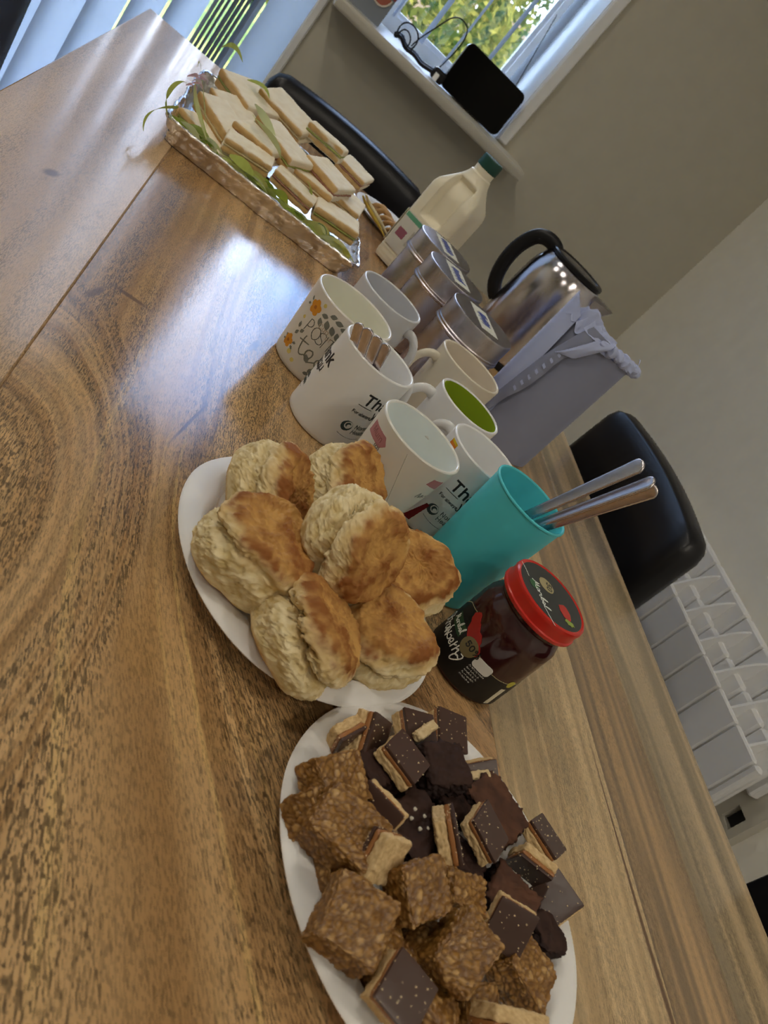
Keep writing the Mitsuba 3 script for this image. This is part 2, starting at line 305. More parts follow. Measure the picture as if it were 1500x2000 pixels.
# ================================================================ chairs
def chair(loc, ang, label, top=.85, wdt=.44, tilt=.10):
    """Upholstered chair; its front faces local -y."""
    k = thing('dining_chair', label, 'chair', 'black leather dining chairs')
    M = T4((loc[0], loc[1], 0), rz(ang))
    seat = rgrid((wdt / 2, .21, .05), .04, 10); seat.apply_translation((0, -.21, .45)); put('seat', seat, 'm_leather', k, smooth=True, M=M)
    h = top - .42; bk = rgrid((wdt / 2, .034, h / 2), .03, (14, 6, 14)); v = bk.vertices.copy()
    zz = (v[:, 2] + h / 2) / h; v[:, 0] *= 1 - .05 * zz ** 2
    v[:, 1] += .018 * np.cos(v[:, 0] / wdt * PI) * 1 - .006 + tilt * zz * h * .35; v[:, 2] += (.012 * (1 - (v[:, 0] / wdt * 2) ** 2)) * zz; v[:, 2] += .42 + h / 2 - .012
    bk.vertices = v; put('backrest', bk, 'm_leather', k, smooth=True, M=M)
    for sx in (-1, 1):
        for y, dy in ((-.38, .0), (-.02, .03)):
            put('leg', tube([(sx * (wdt / 2 - .035), y + dy, 0), (sx * (wdt / 2 - .03), y, .42)], np.array([.013, .019]), 8), 'm_black', k, M=M)
chair((.27, 1.89), 0, 'black leather dining chair at the far end of the table below the window', top=.812)
chair((.885, 1.135), -PI / 2, 'black leather dining chair at the table side in front of the radiator', top=.858)
chair((.91, .255), -PI / 2, 'black leather dining chair at the near right corner of the picture', top=.86)
chair((-.30, 1.205), PI / 2, 'black leather dining chair on the left side of the table before the blind', top=.92)

# ================================================================ radiator and wall box
r = thing('radiator', 'white aluminium sectional radiator below the pale wall on the right', 'radiator')
for k in range(10):
    y0 = .786 + .08 * k; c = .0022
    fr = cbox(1.2, 1.212, y0 + c, y0 + .08 - c, .10, .664, .003)
    web = Polygon([(1.208, .11), (1.208, .655)] + [(1.208 + .085 * s, .655 + .088 * math.sin(s * PI / 2)) for s in np.linspace(.05, 1, 9)] + [(1.293, .11)])
    wm = extr(web, .005); wm.apply_transform(np.array([[1, 0, 0, 0], [0, 0, 1, y0 + .0375], [0, 1, 0, 0], [0, 0, 0, 1.]])); wm.fix_normals()
    bar = cbox(1.240, 1.257, y0 + .0015, y0 + .0785, .13, .688, .005)
    tp = cbox(1.274, 1.297, y0 + .0018, y0 + .0782, .60, .745, .004)
    mid = cbox(1.212, 1.285, y0 + .036, y0 + .044, .15, .58, .003)
    put('section', cat(fr, web and wm, bar, tp, mid), 'm_radiator', r, smooth=25)
put('end_cap', cbox(1.2, 1.216, .770, .785, .1, .664, .004), 'm_radiator', r)
put('pipe', tube(spline([(1.25, .77, .13), (1.25, .72, .12), (1.26, .70, .06), (1.26, .70, 0)], 12), .009, 8), 'm_white', r, smooth=True)
put('bracket', cbox(1.29, 1.318, .9, .93, .3, .33, .002), 'm_white', r); put('bracket', cbox(1.29, 1.318, 1.4, 1.43, .3, .33, .002), 'm_white', r)
k = thing('wall_box', 'cream wall box with a square black opening beside the radiator', 'wall box')
pl = sbox(.752, .818, .455, .66).difference(sbox(.768, .797, .533, .570))
wm = extr(pl, .022); wm.apply_transform(np.array([[0, 0, 1, RW - .022], [1, 0, 0, 0], [0, 1, 0, 0], [0, 0, 0, 1.]])); wm.fix_normals()
put('casing', wm, 'm_sill', k, smooth=False)
put('opening', box(RW - .007, RW - .001, .768, .797, .533, .570), 'm_black', k, smooth=False, label='square black opening')

# ================================================================ crockery and jars on the table
scene['m_glaze'] = two(pr(VC, .14, .55))
scene['m_ink'] = two(pr(VC, .4, .4))
def const(m, c): return np.tile(np.array(c, float), (len(mesh_of(m).vertices), 1))
def ink(name, m, c, parent, label=None):
    m = mesh_of(m); return put(name, m, 'm_ink', parent, smooth=False, color=const(m, c), label=label)
def cup_shell(rb, rt, H, wall=.0035, foot=.004, n=72, lip=.0017, curve=0.0):
    """Outer wall, rounded lip, inner wall and floor of an open cup standing on z = 0."""
    R = lambda z: rb + (rt - rb) * (z / H) ** (1 + curve)
    zs = np.linspace(.006, H - lip, 14)
    o = [(0, .0025), (rb * .80, .0025), (rb * .84, 0), (rb * .93, 0), (rb * .985, .002)] + [(R(z), z) for z in zs]
    w = wall; c = [(R(H) - w / 2 + w / 2 * math.cos(a), H - lip + lip * math.sin(a)) for a in np.linspace(.3, PI - .3, 5)]
    i = [(R(z) - w, z) for z in zs[::-1] if z > .012] + [(rb - w - .004, .008), (rb * .5, .0062), (0, .006)]
    return lathe(o + c + i, n), R
def handle(Rf, z0, z1, out, th, cx, cy, w=.0055, flat=.62):
    """A cup handle at angle th."""
    a = math.radians(th); e = np.array([math.cos(a), math.sin(a), 0])
    zz = z1 - z0
    ra, rb_ = Rf(z1) - .0012, Rf(z0) - .0012; pts = [(ra, z1), (ra + out * .45, z1 + .002), (ra + out * .88, z1 - zz * .17), ((ra + rb_) / 2 + out, z1 - zz * .45), (rb_ + out * .82, z0 + zz * .2), (rb_ + out * .38, z0 + .002), (rb_, z0)]
    p = spline([e * q[0] + (cx, cy, T0 + q[1]) for q in pts], 28)
    s = np.linspace(-1, 1, 28); return tube(p, w * (1 + .15 * s ** 4), 10, flat=flat, up=np.cross(e, (0, 0, 1)))
def mug(x, y, rb, rt, H, label, col, inner=None, hth=None, curve=0., out=.027, group=None):
    k = thing('mug', label, 'mug', group)
    m, R = cup_shell(rb, rt, H, curve=curve)
    v = m.vertices; c = const(m, col)
    if inner is not None:
        rr = np.hypot(v[:, 0], v[:, 1]); ins = (rr < np.array([R(max(z, .006)) for z in v[:, 2]]) - .0028) & (v[:, 2] > .005) & (v[:, 2] < H - .0012)
        c[ins] = inner
    put('body', m, 'm_glaze', k, smooth=True, color=c, M=T4((x, y, T0)))
    if hth is not None:
        h = handle(R, H * .22, H * .82, out, hth, x, y); put('handle', h, 'm_glaze', k, smooth=True, color=const(h, col))
    return k, (lambda z: R(min(max(z, .006), H)))
WHT, CRM, GRY = (.72, .72, .71), (.66, .61, .50), (.56, .57, .59)
BLK = (.015, .017, .018)
# --- floral mug
X, Y = .2259, .8335
k, R = mug(X, Y, .0423, .0500, .0925, 'white mug with orange flowers and the words Cup of positivi tea', (.66, .63, .58), (.70, .69, .58), -20)
w_ = lambda m, th, z: wrap(m, R, th, z, X, Y)
LET = {'P': [[(0, 0), (.05, .5), (.08, 1)], [(.08, 1), (.45, .95), (.5, .7), (.35, .5), (.06, .45)]], 'O': [[(.3, 0), (.02, .3), (.08, .85), (.35, 1), (.6, .7), (.55, .2), (.3, 0)]],
       'S': [[(.5, .9), (.25, 1), (.05, .8), (.2, .55), (.45, .4), (.45, .1), (.2, 0), (0, .1)]], 'I': [[(.1, 0), (.12, 1)]], 'T': [[(.28, 0), (.3, 1)], [(0, .98), (.6, 1)]], 'V': [[(0, 1), (.25, 0), (.55, 1)]],
       'E': [[(.5, 1), (.05, 1), (.02, 0), (.5, 0)], [(.04, .5), (.4, .5)]], 'A': [[(0, 0), (.28, 1), (.58, 0)], [(.12, .38), (.46, .38)]]}
caps = [m for ch, th in zip('POSITIVI', (-141, -128, -118, -109, -104, -95, -89, -79)) for m in [w_(strokes([[(a * .015, b * .015) for a, b in l] for l in LET[ch]], .0008), th, .047)]]
ink('lettering', cat(*caps), (.10, .10, .09), k, 'thin grey hand-drawn capitals')
TEA = [[(.1, .95), (.12, .35), (.3, .02), (.55, .15)], [(-.12, .62), (.45, .72)], [(.55, .15), (.95, .35), (.85, .6), (.62, .5), (.6, .2), (.8, 0), (1.1, .1)], [(1.75, .5), (1.4, .52), (1.25, .2), (1.45, .0), (1.7, .25), (1.75, .5), (1.75, .15), (2.0, .02)], [(1.1, .1), (1.25, .2)]]
ink('lettering', w_(strokes([[(a * .021, b * .022) for a, b in l] for l in TEA], .0014), -133, .024), (.16, .16, .13), k, 'looping script word tea')
ink('lettering', cat(w_(text('Cup', .0055), -127, .062), w_(text('of', .005), -110, .057)), (.42, .33, .25), k, 'small pale brown words Cup of')
def petal_flower(r): return cat(*[extr(Point(.62 * r * math.cos(a), .62 * r * math.sin(a)).buffer(.44 * r, quad_segs=4), .0002) for a in np.arange(5) * 2 * PI / 5 + .3])
for th, z, r in ((-146, .0735, .0085), (-153, .0235, .0075)):
    ink('flower', w_(petal_flower(r), th, z), (.62, .26, .025), k, 'orange printed flower'); ink('flower_centre', w_(extr(Point(0, 0).buffer(r * .24), .0004), th, z), (.40, .13, .02), k)
leaf = lambda L, a: extr(Polygon([(L * (t * math.cos(a) - s * .3 * math.sin(PI * t) * math.sin(a)), L * (t * math.sin(a) + s * .3 * math.sin(PI * t) * math.cos(a))) for s, ts in ((1, np.linspace(0, 1, 6)), (-1, np.linspace(1, 0, 6)[1:-1])) for t in ts]), .0002)
lv = [w_(leaf(L, a), th, z) for th, z, L, a in ((-132, .0745, .009, .3), (-131, .071, .010, -1.0), (-122, .080, .009, .5), (-121, .075, .011, -1.1), (-113, .080, .010, .2), (-112, .074, .011, -1.0), (-103, .078, .01, .1), (-102, .072, .01, -1.1),
      (-158, .075, .005, 2.2), (-158, .071, .005, 3.6), (-150, .035, .007, 1.1), (-144, .041, .007, .9), (-150, .043, .007, 1.8), (-143, .026, .005, .5), (-143, .022, .005, -.5), (-161, .024, .004, 2.5), (-161, .021, .004, 3.6), (-108, .022, .010, 2.2), (-104, .011, .007, .3), (-99, .014, .008, 1.2))]
ink('leaf_print', cat(*lv), (.17, .18, .16), k, 'grey printed leaves')
for th, z, r in ((-139, .0165, .0028), (-127, .0125, .0024), (-135, .0835, .0022), (-153, .056, .002)): ink('dot_print', w_(extr(Point(0, 0).buffer(r), .0002), th, z), (.60, .50, .16), k, 'pale yellow printed dot')
# --- the two matching mugs with printed thanks
def thanks(k, R, X, Y, T_, both=True):
    W = lambda m, th, z: wrap(m, R, th, z, X, Y)
    for o in ([0, -135] if both else [0]):
        s = T_ + o
        ink('lettering', cat(W(text('Thank', .0125, True), s, .0635), W(text('you', .010), s + 28, .052)), BLK, k, 'bold black printed thanks')
        ink('lettering', cat(W(box(0, .0165, 0, .0006, 0, .0002), s - 2, .0605), W(text('For always putting', .0034, True), s - 3, .0505)), BLK, k, 'small black printed line')
        sw = unary_union([Point(0, 0).buffer(.0062).difference(Point(.0012, .0012).buffer(.0044)), Point(.001, .0014).buffer(.0030).difference(Point(.0022, .0004).buffer(.0022))])
        ink('logo', W(cat(*[extr(q, .0002) for q in getattr(sw, 'geoms', [sw])]), s + 7, .034), (.03, .055, .06), k, 'dark swirl logo')
        ink('lettering', cat(W(text('North', .0052), s + 19, .0345), W(text('Health', .0052), s + 19, .0275)), (.04, .06, .06), k, 'two dark lines of small lettering')
        ink('swoosh', W(strokes([[(0, .002), (.012, 0), (.030, .001)]], .0007), s + 2, .021), (.30, .31, .31), k)
k, R = mug(.2505, .7372, .0419, .0430, .0996, 'white mug with black printed thanks holding a row of spoon handles', WHT, None, 25); thanks(k, R, .2505, .7372, -86)
X, Y = .3877, .6865
k, R = mug(X, Y, .0400, .0440, .1010, 'white mug with black printed thanks right behind the turquoise beaker', WHT, None, 130); thanks(k, R, X, Y, -124, False)
W = lambda m, th, z: wrap(m, R, th, z, X, Y)
for z0, z1, c in ((.0945, .097, (.62, .45, .02)), (.0895, .0945, (.66, .20, .02)), (.0835, .0895, (.40, .012, .02))):
    ink('ribbon_print', W(extr(Polygon([(-.006, z0), (.006, z0), (.006, z1), (-.006, z1)]), .0002), -165, 0), c, k, 'yellow, orange and red printed ribbon')
ink('ribbon_print', W(extr(Polygon([(-.004, .004), (.005, .006), (.010, .034), (.006, .034)]), .0002), -137, 0), (.16, .006, .012), k, 'dark red printed ribbon')
# --- flared mug with pink flags
X, Y = .2935, .6262
k, R = mug(X, Y, .030, .0452, .102, 'flared white mug with pink flags and flower sprigs between the printed mug and the scones', (.64, .63, .58), (.66, .70, .68), 60, curve=-.35)
W = lambda m, th, z: wrap(m, R, th, z, X, Y)
PK, ROSE = (.40, .17, .185), (.25, .09, .10)
ink('flag', W(extr(Polygon([(0, .0775), (.026, .0785), (.031, .0845), (.026, .0905), (0, .0895)]), .0002), -178, 0), PK, k, 'pink printed flag')
ink('lettering', W(text('Mum', .006), -171, .082), ROSE, k)
ink('flag', W(extr(Polygon([(0, .0825), (.020, .0775), (.020, .0885), (.003, .0905)]), .0002), -68, 0), PK, k, 'pink printed flag'); ink('lettering', W(strokes([[(0, 0), (.003, .005), (.004, 0), (.007, .004), (.008, 0)], [(.010, .001), (.014, .003)]], .0007), -62, .064), (.2, .2, .2), k)
sp = [[(0, 0), (.006, .010), (.010, .022), (.016, .034)], [(.006, .010), (.001, .016)], [(.010, .022), (.016, .024)], [(.003, .004), (.010, .006)]]
ink('sprig_print', cat(W(strokes(sp, .0007), -162, .040), *[W(cat(*[extr(LineString([(math.cos(a) * r, math.sin(a) * r * .8) for a in np.linspace(0, 2 * PI, 9)]).buffer(.0004), .0002) for r in (.0036, .0017)]), th, z) for th, z in ((-163, .056), (-151, .066), (-155, .059), (-147, .077), (-166, .047), (-154, .050), (-170, .060))]), (.17, .13, .12), k, 'grey line drawing of flower sprigs')
ink('bow_print', W(extr(Polygon([(0, 0), (.004, .001), (.005, .008), (.001, .007)]), .0002), -160, .036), (.42, .02, .03), k)
ink('fold_print', W(strokes([[(0, 0), (-.013, .03), (-.026, .062)]], .0005), -80, .034), (.42, .42, .38), k)
# --- plain mugs
mug(.2767, .9268, .0405, .0438, .100, 'plain pale grey mug standing before the steel tins', GRY, (.50, .51, .54), -40)
mug(.4030, .9040, .0415, .0462, .100, 'plain cream mug beside the nearest steel tin', CRM, (.62, .55, .45), 190)
mug(.3805, .7810, .0395, .0420, .100, 'white mug with a bright green inside', WHT, (.235, .33, .022), 178)
# --- turquoise beaker
k = thing('beaker', 'turquoise plastic beaker holding knives', 'beaker')
scene['m_turq'] = two(pr((.075, .52, .585), .38, .4))
m, R = cup_shell(.0345, .0410, .127, wall=.0016, lip=.0009)
put('body', m, 'm_turq', k, smooth=True, M=T4((.401, .594, T0)))
q = lathe([(.0411, .1245), (.0420, .1252), (.0420, .1268), (.0409, .1275), (.0396, .1272), (.0400, .1250), (.0411, .1245)], 72); put('rim', q, 'm_turq', k, smooth=True, M=T4((.401, .594, T0)))
# --- cutlery
def cutlery(name, p0, p1, wide, label, group, wdir, th=.0032):
    """A flat steel handle from p0 (in the cup) to its rounded end p1."""
    p0, p1 = np.array(p0, float), np.array(p1, float); L = np.linalg.norm(p1 - p0); t = (p1 - p0) / L
    s = np.r_[np.linspace(0, L - wide * .55, 26), L - wide * .5 * (1 - np.sin(np.linspace(.06, 1, 14) * PI / 2))]; hw = wide * (.30 + .2 * (s / L) ** 2.2)
    hw = np.where(s > L - wide * .5, np.minimum(hw, np.sqrt(np.maximum(hw[-1] ** 2 - (s - (L - hw[-1])) ** 2 * (s > L - hw[-1]), 1e-8))), hw)
    a = np.array(wdir, float); a -= a.dot(t) * t; a /= np.linalg.norm(a); b = np.cross(a, t)
    ang = np.linspace(0, 2 * PI, 13)[:-1]; e = .55
    cx, sx = np.sign(np.cos(ang)) * np.abs(np.cos(ang)) ** e, np.sign(np.sin(ang)) * np.abs(np.sin(ang)) ** e
    V = p0 + t * s[:, None, None] + a * (hw[:, None] * cx)[..., None] + b * (th / 2 * np.minimum(1, hw / hw.mean())[:, None] * sx)[..., None]
    n = 12; i, j = np.meshgrid(np.arange(39), np.arange(n), indexing='ij'); jn = (j + 1) % n
    q = np.stack([i * n + j, i * n + jn, (i + 1) * n + jn, (i + 1) * n + j], -1).reshape(-1, 4)
    Vv = np.vstack([V.reshape(-1, 3), p0, V[-1].mean(0)]); kk = np.arange(n)
    f = np.vstack([q[:, [0, 1, 2]], q[:, [0, 2, 3]], np.stack([(kk + 1) % n, kk, kk * 0 + 40 * n], 1), np.stack([39 * n + kk, 39 * n + (kk + 1) % n, kk * 0 + 40 * n + 1], 1)])
    m = trimesh.Trimesh(Vv, f, process=False); m.fix_normals()
    return single(name, m, 'm_cutlery', label, 'cutlery', group, smooth=40)
scene['m_cutlery'] = two(dict(type='roughconductor', material='Cr', alpha=.10, specular_reflectance=dict(type='rgb', value=[.95, .92, .88])))
KN = 'knives in the turquoise beaker'
cutlery('table_knife', (.377, .599, .758), (.4178, .5512, .9780), .0160, 'steel knife with a flat grooved handle, uppermost in the beaker', KN, (.125, -.955, -.24))
cutlery('table_knife', (.381, .597, .758), (.4254, .5346, .9770), .0160, 'bright steel knife in the middle of those in the beaker', KN, (.16, .94, .27))
cutlery('table_knife', (.387, .604, .758), (.4330, .5344, .9730), .0150, 'dark reflecting steel knife, lowest in the beaker', KN, (.7, -.5, -.4))
SP = 'teaspoons in the printed mug'
for p0, p1, lab in (((.250, .711, .759), (.2083, .7215, .868), 'farthest left'), ((.260, .709, .759), (.2145, .7085, .8735), 'second from the left'), ((.267, .712, .759), (.2240, .7003, .8755), 'third from the left'), ((.271, .718, .759), (.2340, .6970, .8755), 'rightmost')):
    cutlery('teaspoon', p0, p1, .0118, f'steel spoon handle in the printed mug, {lab} of four', SP, (.85, -.5, .1))
# --- jam jar
k = thing('jam_jar', 'jar of strawberry jam with a red-rimmed black lid and black label', 'jar')
X, Y = .4177, .4922; M = T4((X, Y, T0))
scene['m_jam'] = two(pr((.026, .0015, .0025), .03, .5, clearcoat=1.0, clearcoat_gloss=.98))
jr = [(0, .003), (.030, .0015), (.036, 0), (.0385, .002), (.0400, .006), (.0404, .012), (.0404, .066), (.0398, .074), (.0375, .080), (.0350, .084), (.0345, .0865), (.0362, .0885), (.0362, .091), (.0345, .093), (.0340, .097), (0, .097)]
put('glass', lathe(jr, 96), 'm_jam', k, smooth=35, M=M, label='glass full of dark red jam')
ld = [(.0362, .0930), (.0392, .0922), (.0402, .0935), (.0402, .0955), (.0390, .0965), (.0388, .1030), (.0395, .1050), (.0388, .1078), (.0372, .1088), (.0355, .1082), (.0352, .1078)]
scene['m_red'] = two(pr((.50, .022, .014), .22)); scene['m_lidblack'] = two(pr((.030, .033, .031), .45))
put('lid_rim', lathe(ld, 96), 'm_red', k, smooth=40, M=M, label='red lid rim')
put('lid', lathe([(.0356, .1079), (.0345, .1083), (0, .1085)], 96), 'm_lidblack', k, smooth=True, M=M, label='black lid panel')
LT = T0 + .1086
def onlid(m, x, y, a):
    m = mesh_of(m).copy(); m.apply_transform(T4((x, y, LT), rz(a))); return m
ink('medal', onlid(extr(Point(0, 0).buffer(.0085), .0002), .4136, .5022, 0), (.33, .28, .15), k, 'round gold badge'); ink('lettering', onlid(cat(text('50', .0062, True, .0004)), .4146, .5078, -1.75), (.04, .04, .03), k)
MB = math.atan2(-.0276, .0058)
SCR = [[(-.1, .0), (.1, .3), (.25, 1.1), (.35, .2), (.6, 1.0), (.65, .1), (.85, .0)], [(1.2, .5), (.95, .45), (.92, .1), (1.15, .1), (1.22, .5), (1.3, .05)], [(1.35, .05), (1.5, .55), (1.7, .5)], [(1.8, .5), (1.8, .1), (1.95, .05)], [(2.0, .1), (2.2, 1.2), (2.15, .1), (2.4, .1), (2.4, .45), (2.2, .4)], [(2.5, .2), (2.8, .4), (2.65, .55), (2.55, .2), (2.75, .0), (2.9, .15)], [(2.95, .1), (3.2, 1.2), (3.05, .2), (3.2, .0)]]
ink('lettering', onlid(strokes([[(a * .0093, b * .0066) for a, b in l] for l in SCR], .0007), .3955, .4975, MB), (.72, .74, .70), k, 'white script brand lettering')
for l in ([(0, 0), (.008, .0004), (.0155, -.0004)], [(.046, 0), (.056, .0006), (.0655, .0016)]): ink('line_print', onlid(strokes([l], .0006), .3868, .5136, MB + .12), (.62, .62, .58), k)
ink('leaf_patch', onlid(extr(Point(0, 0).buffer(.0052), .00012), .3960, .492, 0), (.03, .10, .04), k)
stw = Polygon([(-.0085, .004), (-.006, .0065), (.001, .0068), (.008, .003), (.0095, 0), (.006, -.0052), (-.001, -.0062), (-.007, -.004)])
ink('strawberry_print', onlid(extr(stw, .0002), .4295, .4800, -1.25), (.42, .03, .02), k, 'printed red strawberry'); ink('strawberry_leaf', onlid(cat(*[leaf(.007, a) for a in (-.9, -.3, .4, 1.0)]), .4320, .4715, -1.7), (.25, .32, .06), k, 'printed green leaves')
RJ = lambda z: .0405
W = lambda m, th, z: wrap(m, RJ, th, z, X, Y)
xs = np.linspace(-.100, .100, 40); topz = .036 + .024 * np.exp(-((xs + .060) / .028) ** 2) - .0 * xs
ink('label', W(extr(Polygon([(a, .005) for a in xs] + list(zip(xs[::-1], topz[::-1]))), .0002), -128 + 35, 0), (.006, .006, .006), k, 'black wraparound label')
gl = lambda pts, w=.0004: strokes([pts], w)
ink('label_edge', W(gl([(a, b) for a, b in zip(xs, topz)], .0005), -93, .0002), (.35, .30, .18), k)
STR = {'S': [[(.5, .9), (.25, 1), (.1, .75), (.4, .45), (.35, .1), (0, .05)]], 't': [[(.15, .9), (.12, .15), (.3, 0)], [(-.05, .6), (.35, .65)]], 'r': [[(0, 0), (.08, .5), (.1, .4), (.3, .52)]], 'a': [[(.38, .45), (.15, .5), (.02, .2), (.15, 0), (.33, .25), (.38, .45), (.38, .05)]], 'w': [[(0, .5), (.08, 0), (.22, .4), (.32, 0), (.5, .52)]], 'b': [[(.1, 1), (.05, .05), (.3, .05), (.35, .4), (.1, .35)]], 'e': [[(.02, .2), (.3, .3), (.22, .5), (.03, .35), (.1, .02), (.35, .1)]], 'y': [[(0, .5), (.1, .1), (.3, .2)], [(.38, .5), (.25, -.3), (-.05, -.45), (-.1, -.2), (.45, .1)]]}
wd, xx = [], 0
for ch in 'Strawberry':
    wd += [[(xx + a * .0105, b * .0125) for a, b in l] for l in STR[ch]]; xx += {'S': .0062, 'w': .0064, 'r': .0040, 't': .0038}.get(ch, .0052)
ink('lettering', W(strokes(wd, .0011), -143 - math.degrees(xx / .0405) + 3, .0225), (.75, .74, .70), k, 'white brush-script word strawberry')
ink('brand_patch', W(extr(sbox(0, .0225, 0, .011), .00035), -193, .0335), (.018, .055, .022), k, 'dark green brand patch')
ink('lettering', W(strokes([[(a * .0066, b * .006) for a, b in l] for l in SCR], .0007, .0006), -192, .0365), (.70, .72, .66), k, 'white script brand lettering')
for x_, z_, s_ in ((-.041, .050, 1.0), (-.033, .0465, .9), (-.047, .0565, .8), (-.026, .0415, .6)):
    q = extr(stw, .0005); q.apply_scale((s_, s_, 1)); q.apply_transform(T4((0, 0, 0), rz(-.8))); ink('strawberry_print', W(q, -93 + math.degrees(x_ / .0405) - 5, z_), (.33, .018, .014), k, 'printed red strawberries')
ink('strawberry_leaf', cat(*[W(cat(*[leaf(.006, a) for a in (.2, 1.0, 1.9, 2.7)]), th, z) for th, z in ((-157, .0505), (-146, .0475))]), (.35, .36, .22), k)
ink('medal', W(extr(Point(0, 0).buffer(.0090), .0006), -143, .0385), (.17, .135, .06), k, 'round dull gold badge'); ink('lettering', W(text('50%', .0058, True, .001), -150, .0375), (.012, .010, .008), k)
ink('oval_badge', W(extr(sbox(-.006, .006, -.002, .002).buffer(.0032), .0004), -115, .0362), (.62, .60, .56), k, 'pale oval badge')
def scrib(n, w, h, sd, pen=.0004):     # a line of print too small to read
    r_ = np.random.default_rng(sd); x = 0; l = []
    while x < w:
        q = r_.uniform(.6, 1.5) * h; l.append([(x, r_.uniform(0, .3) * h), (x + q * .3, h * r_.uniform(.5, 1.)), (x + q * .6, r_.uniform(0, .4) * h), (x + q * .8, h * r_.uniform(.3, .9))]); x += q * 1.25
    return strokes(l, pen)
ink('lettering', cat(W(scrib(0, .0095, .0024, 1, .0006), -121, .0368), W(scrib(0, .0085, .0022, 2, .0006), -120, .0330)), BLK, k)
ink('lettering', cat(*[W(scrib(0, w_, .0017, 10 + i), -127, .0285 - .0031 * i) for i, w_ in enumerate((.016, .014, .015, .013, .011))]), (.45, .44, .42), k, 'small grey printed lines')
ink('strip', W(extr(sbox(-.003, .003, -.011, .011), .0003), -68, .0175), (.60, .55, .42), k, 'cream printed strip'); ink('stamp', W(extr(Point(0, 0).buffer(.0042), .0004), -66, .036), (.42, .38, .05), k, 'round yellow mark')
# --- steel tins
def tin(x, y, r, H, label, word):
    k = thing('steel_tin', label, 'tin', 'stainless steel storage tins'); M = T4((x, y, T0)); hl = H - .036
    put('body', lathe([(0, .001), (r * .9, 0), (r * .955, .002), (r * .955, hl + .004), (0, hl + .004)], 72), 'm_steel', k, smooth=35, M=M)
    put('lid', lathe([(r * .956, hl), (r * 1.0, hl), (r * 1.02, hl + .0015), (r * 1.02, hl + .0035), (r * .995, hl + .005), (r * 1.0, hl + .0075), (r * .98, hl + .009), (r * .985, H - .003), (r * .97, H - .0008), (r * .94, H), (0, H + .0002)], 72), 'm_steel', k, smooth=35, M=M)
    a = -1.45; q = T4((x, y, T0 + H + .0003), rz(a))
    sm = extr(sbox(-.036, .036, -.0150, .0150), .0003); put('sticker', sm, 'm_ink', k, smooth=False, M=q, color=const(sm, (.58, .58, .50)), label='cream paper sticker')
    r_ = np.random.default_rng(word); ws, xx = [], 0     # handwriting, not readable in the photograph
    for _ in range(word):
        ws += [[(xx, .018 * r_.uniform(.7, 1)), (xx + .001, .004), (xx + .005, .016 * r_.uniform(.5, 1))], [(xx + .001, .009), (xx + .007, .018 * r_.uniform(.6, 1)), (xx + .006, 0), (xx + .008, .006)]]; xx += .0092
    g = strokes(ws, .0016, .0004); g.apply_translation((-xx / 2, -.009, .0003)); put('lettering', g, 'm_ink', k, smooth=False, M=q, color=const(g, (.05, .07, .25)), label='blue handwriting')
tin(.4150, 1.0080, .0530, .128, 'stainless steel tin with a cream sticker, nearest of the three tins', 4)
tin(.3830, 1.1140, .0505, .128, 'stainless steel tin with a blue-lettered sticker, middle one of the three', 5)
tin(.3760, 1.2180, .0500, .128, 'stainless steel tin standing against the milk bottle, farthest of the three', 6)
# --- kettle
k = thing('kettle', 'shiny chrome kettle with a black handle and lid behind the tins', 'kettle'); X, Y = .634, 1.400; M = T4((X, Y, T0))
X = .638; M = T4((X, Y, T0))
put('base', lathe([(0, 0), (.072, 0), (.0738, .003), (.0738, .012), (.071, .014), (0, .014)], 72), 'm_black', k, M=M)
put('body', lathe([(0, .014), (.071, .014), (.0738, .018), (.0742, .08), (.0738, .140), (.0722, .168), (.0690, .186), (.0640, .199), (.0585, .207), (.056, .209), (0, .209)], 96), 'm_chrome', k, smooth=40, M=M)
put('lid_ring', lathe([(.0565, .2085), (.0590, .2100), (.0592, .2150), (.0570, .2175), (.0500, .2185), (.0470, .2170), (.046, .213), (0, .213)], 72), 'm_black', k, smooth=35, M=M, label='black lid ring')
put('lid', lathe([(.0455, .2132), (.0440, .2160), (.030, .2172), (0, .2176)], 64), 'm_steel', k, smooth=35, M=M)
spp = m3.Manifold.hull_points(np.array([(.064, -.020, .150), (.064, .020, .150), (.064, -.026, .200), (.064, .026, .200), (.046, -.02, .205), (.046, .02, .205), (.100, -.007, .205), (.100, .007, .205), (.096, -.006, .196), (.096, .006, .196)]))
put('spout', mesh_of(spp), 'm_chrome', k, smooth=25, M=T4((X, Y, T0), rz(-.55)))
hp = spline([(-.050, 0, .209), (-.068, 0, .214), (-.088, 0, .207), (-.102, 0, .182), (-.106, 0, .150), (-.101, 0, .118), (-.089, 0, .092), (-.071, 0, .078)], 30)
put('handle', tube(hp, .0135, 12, flat=.6, up=(0, 1, 0)), 'm_black', k, smooth=True, M=T4((X, Y, T0), rz(-.45)))
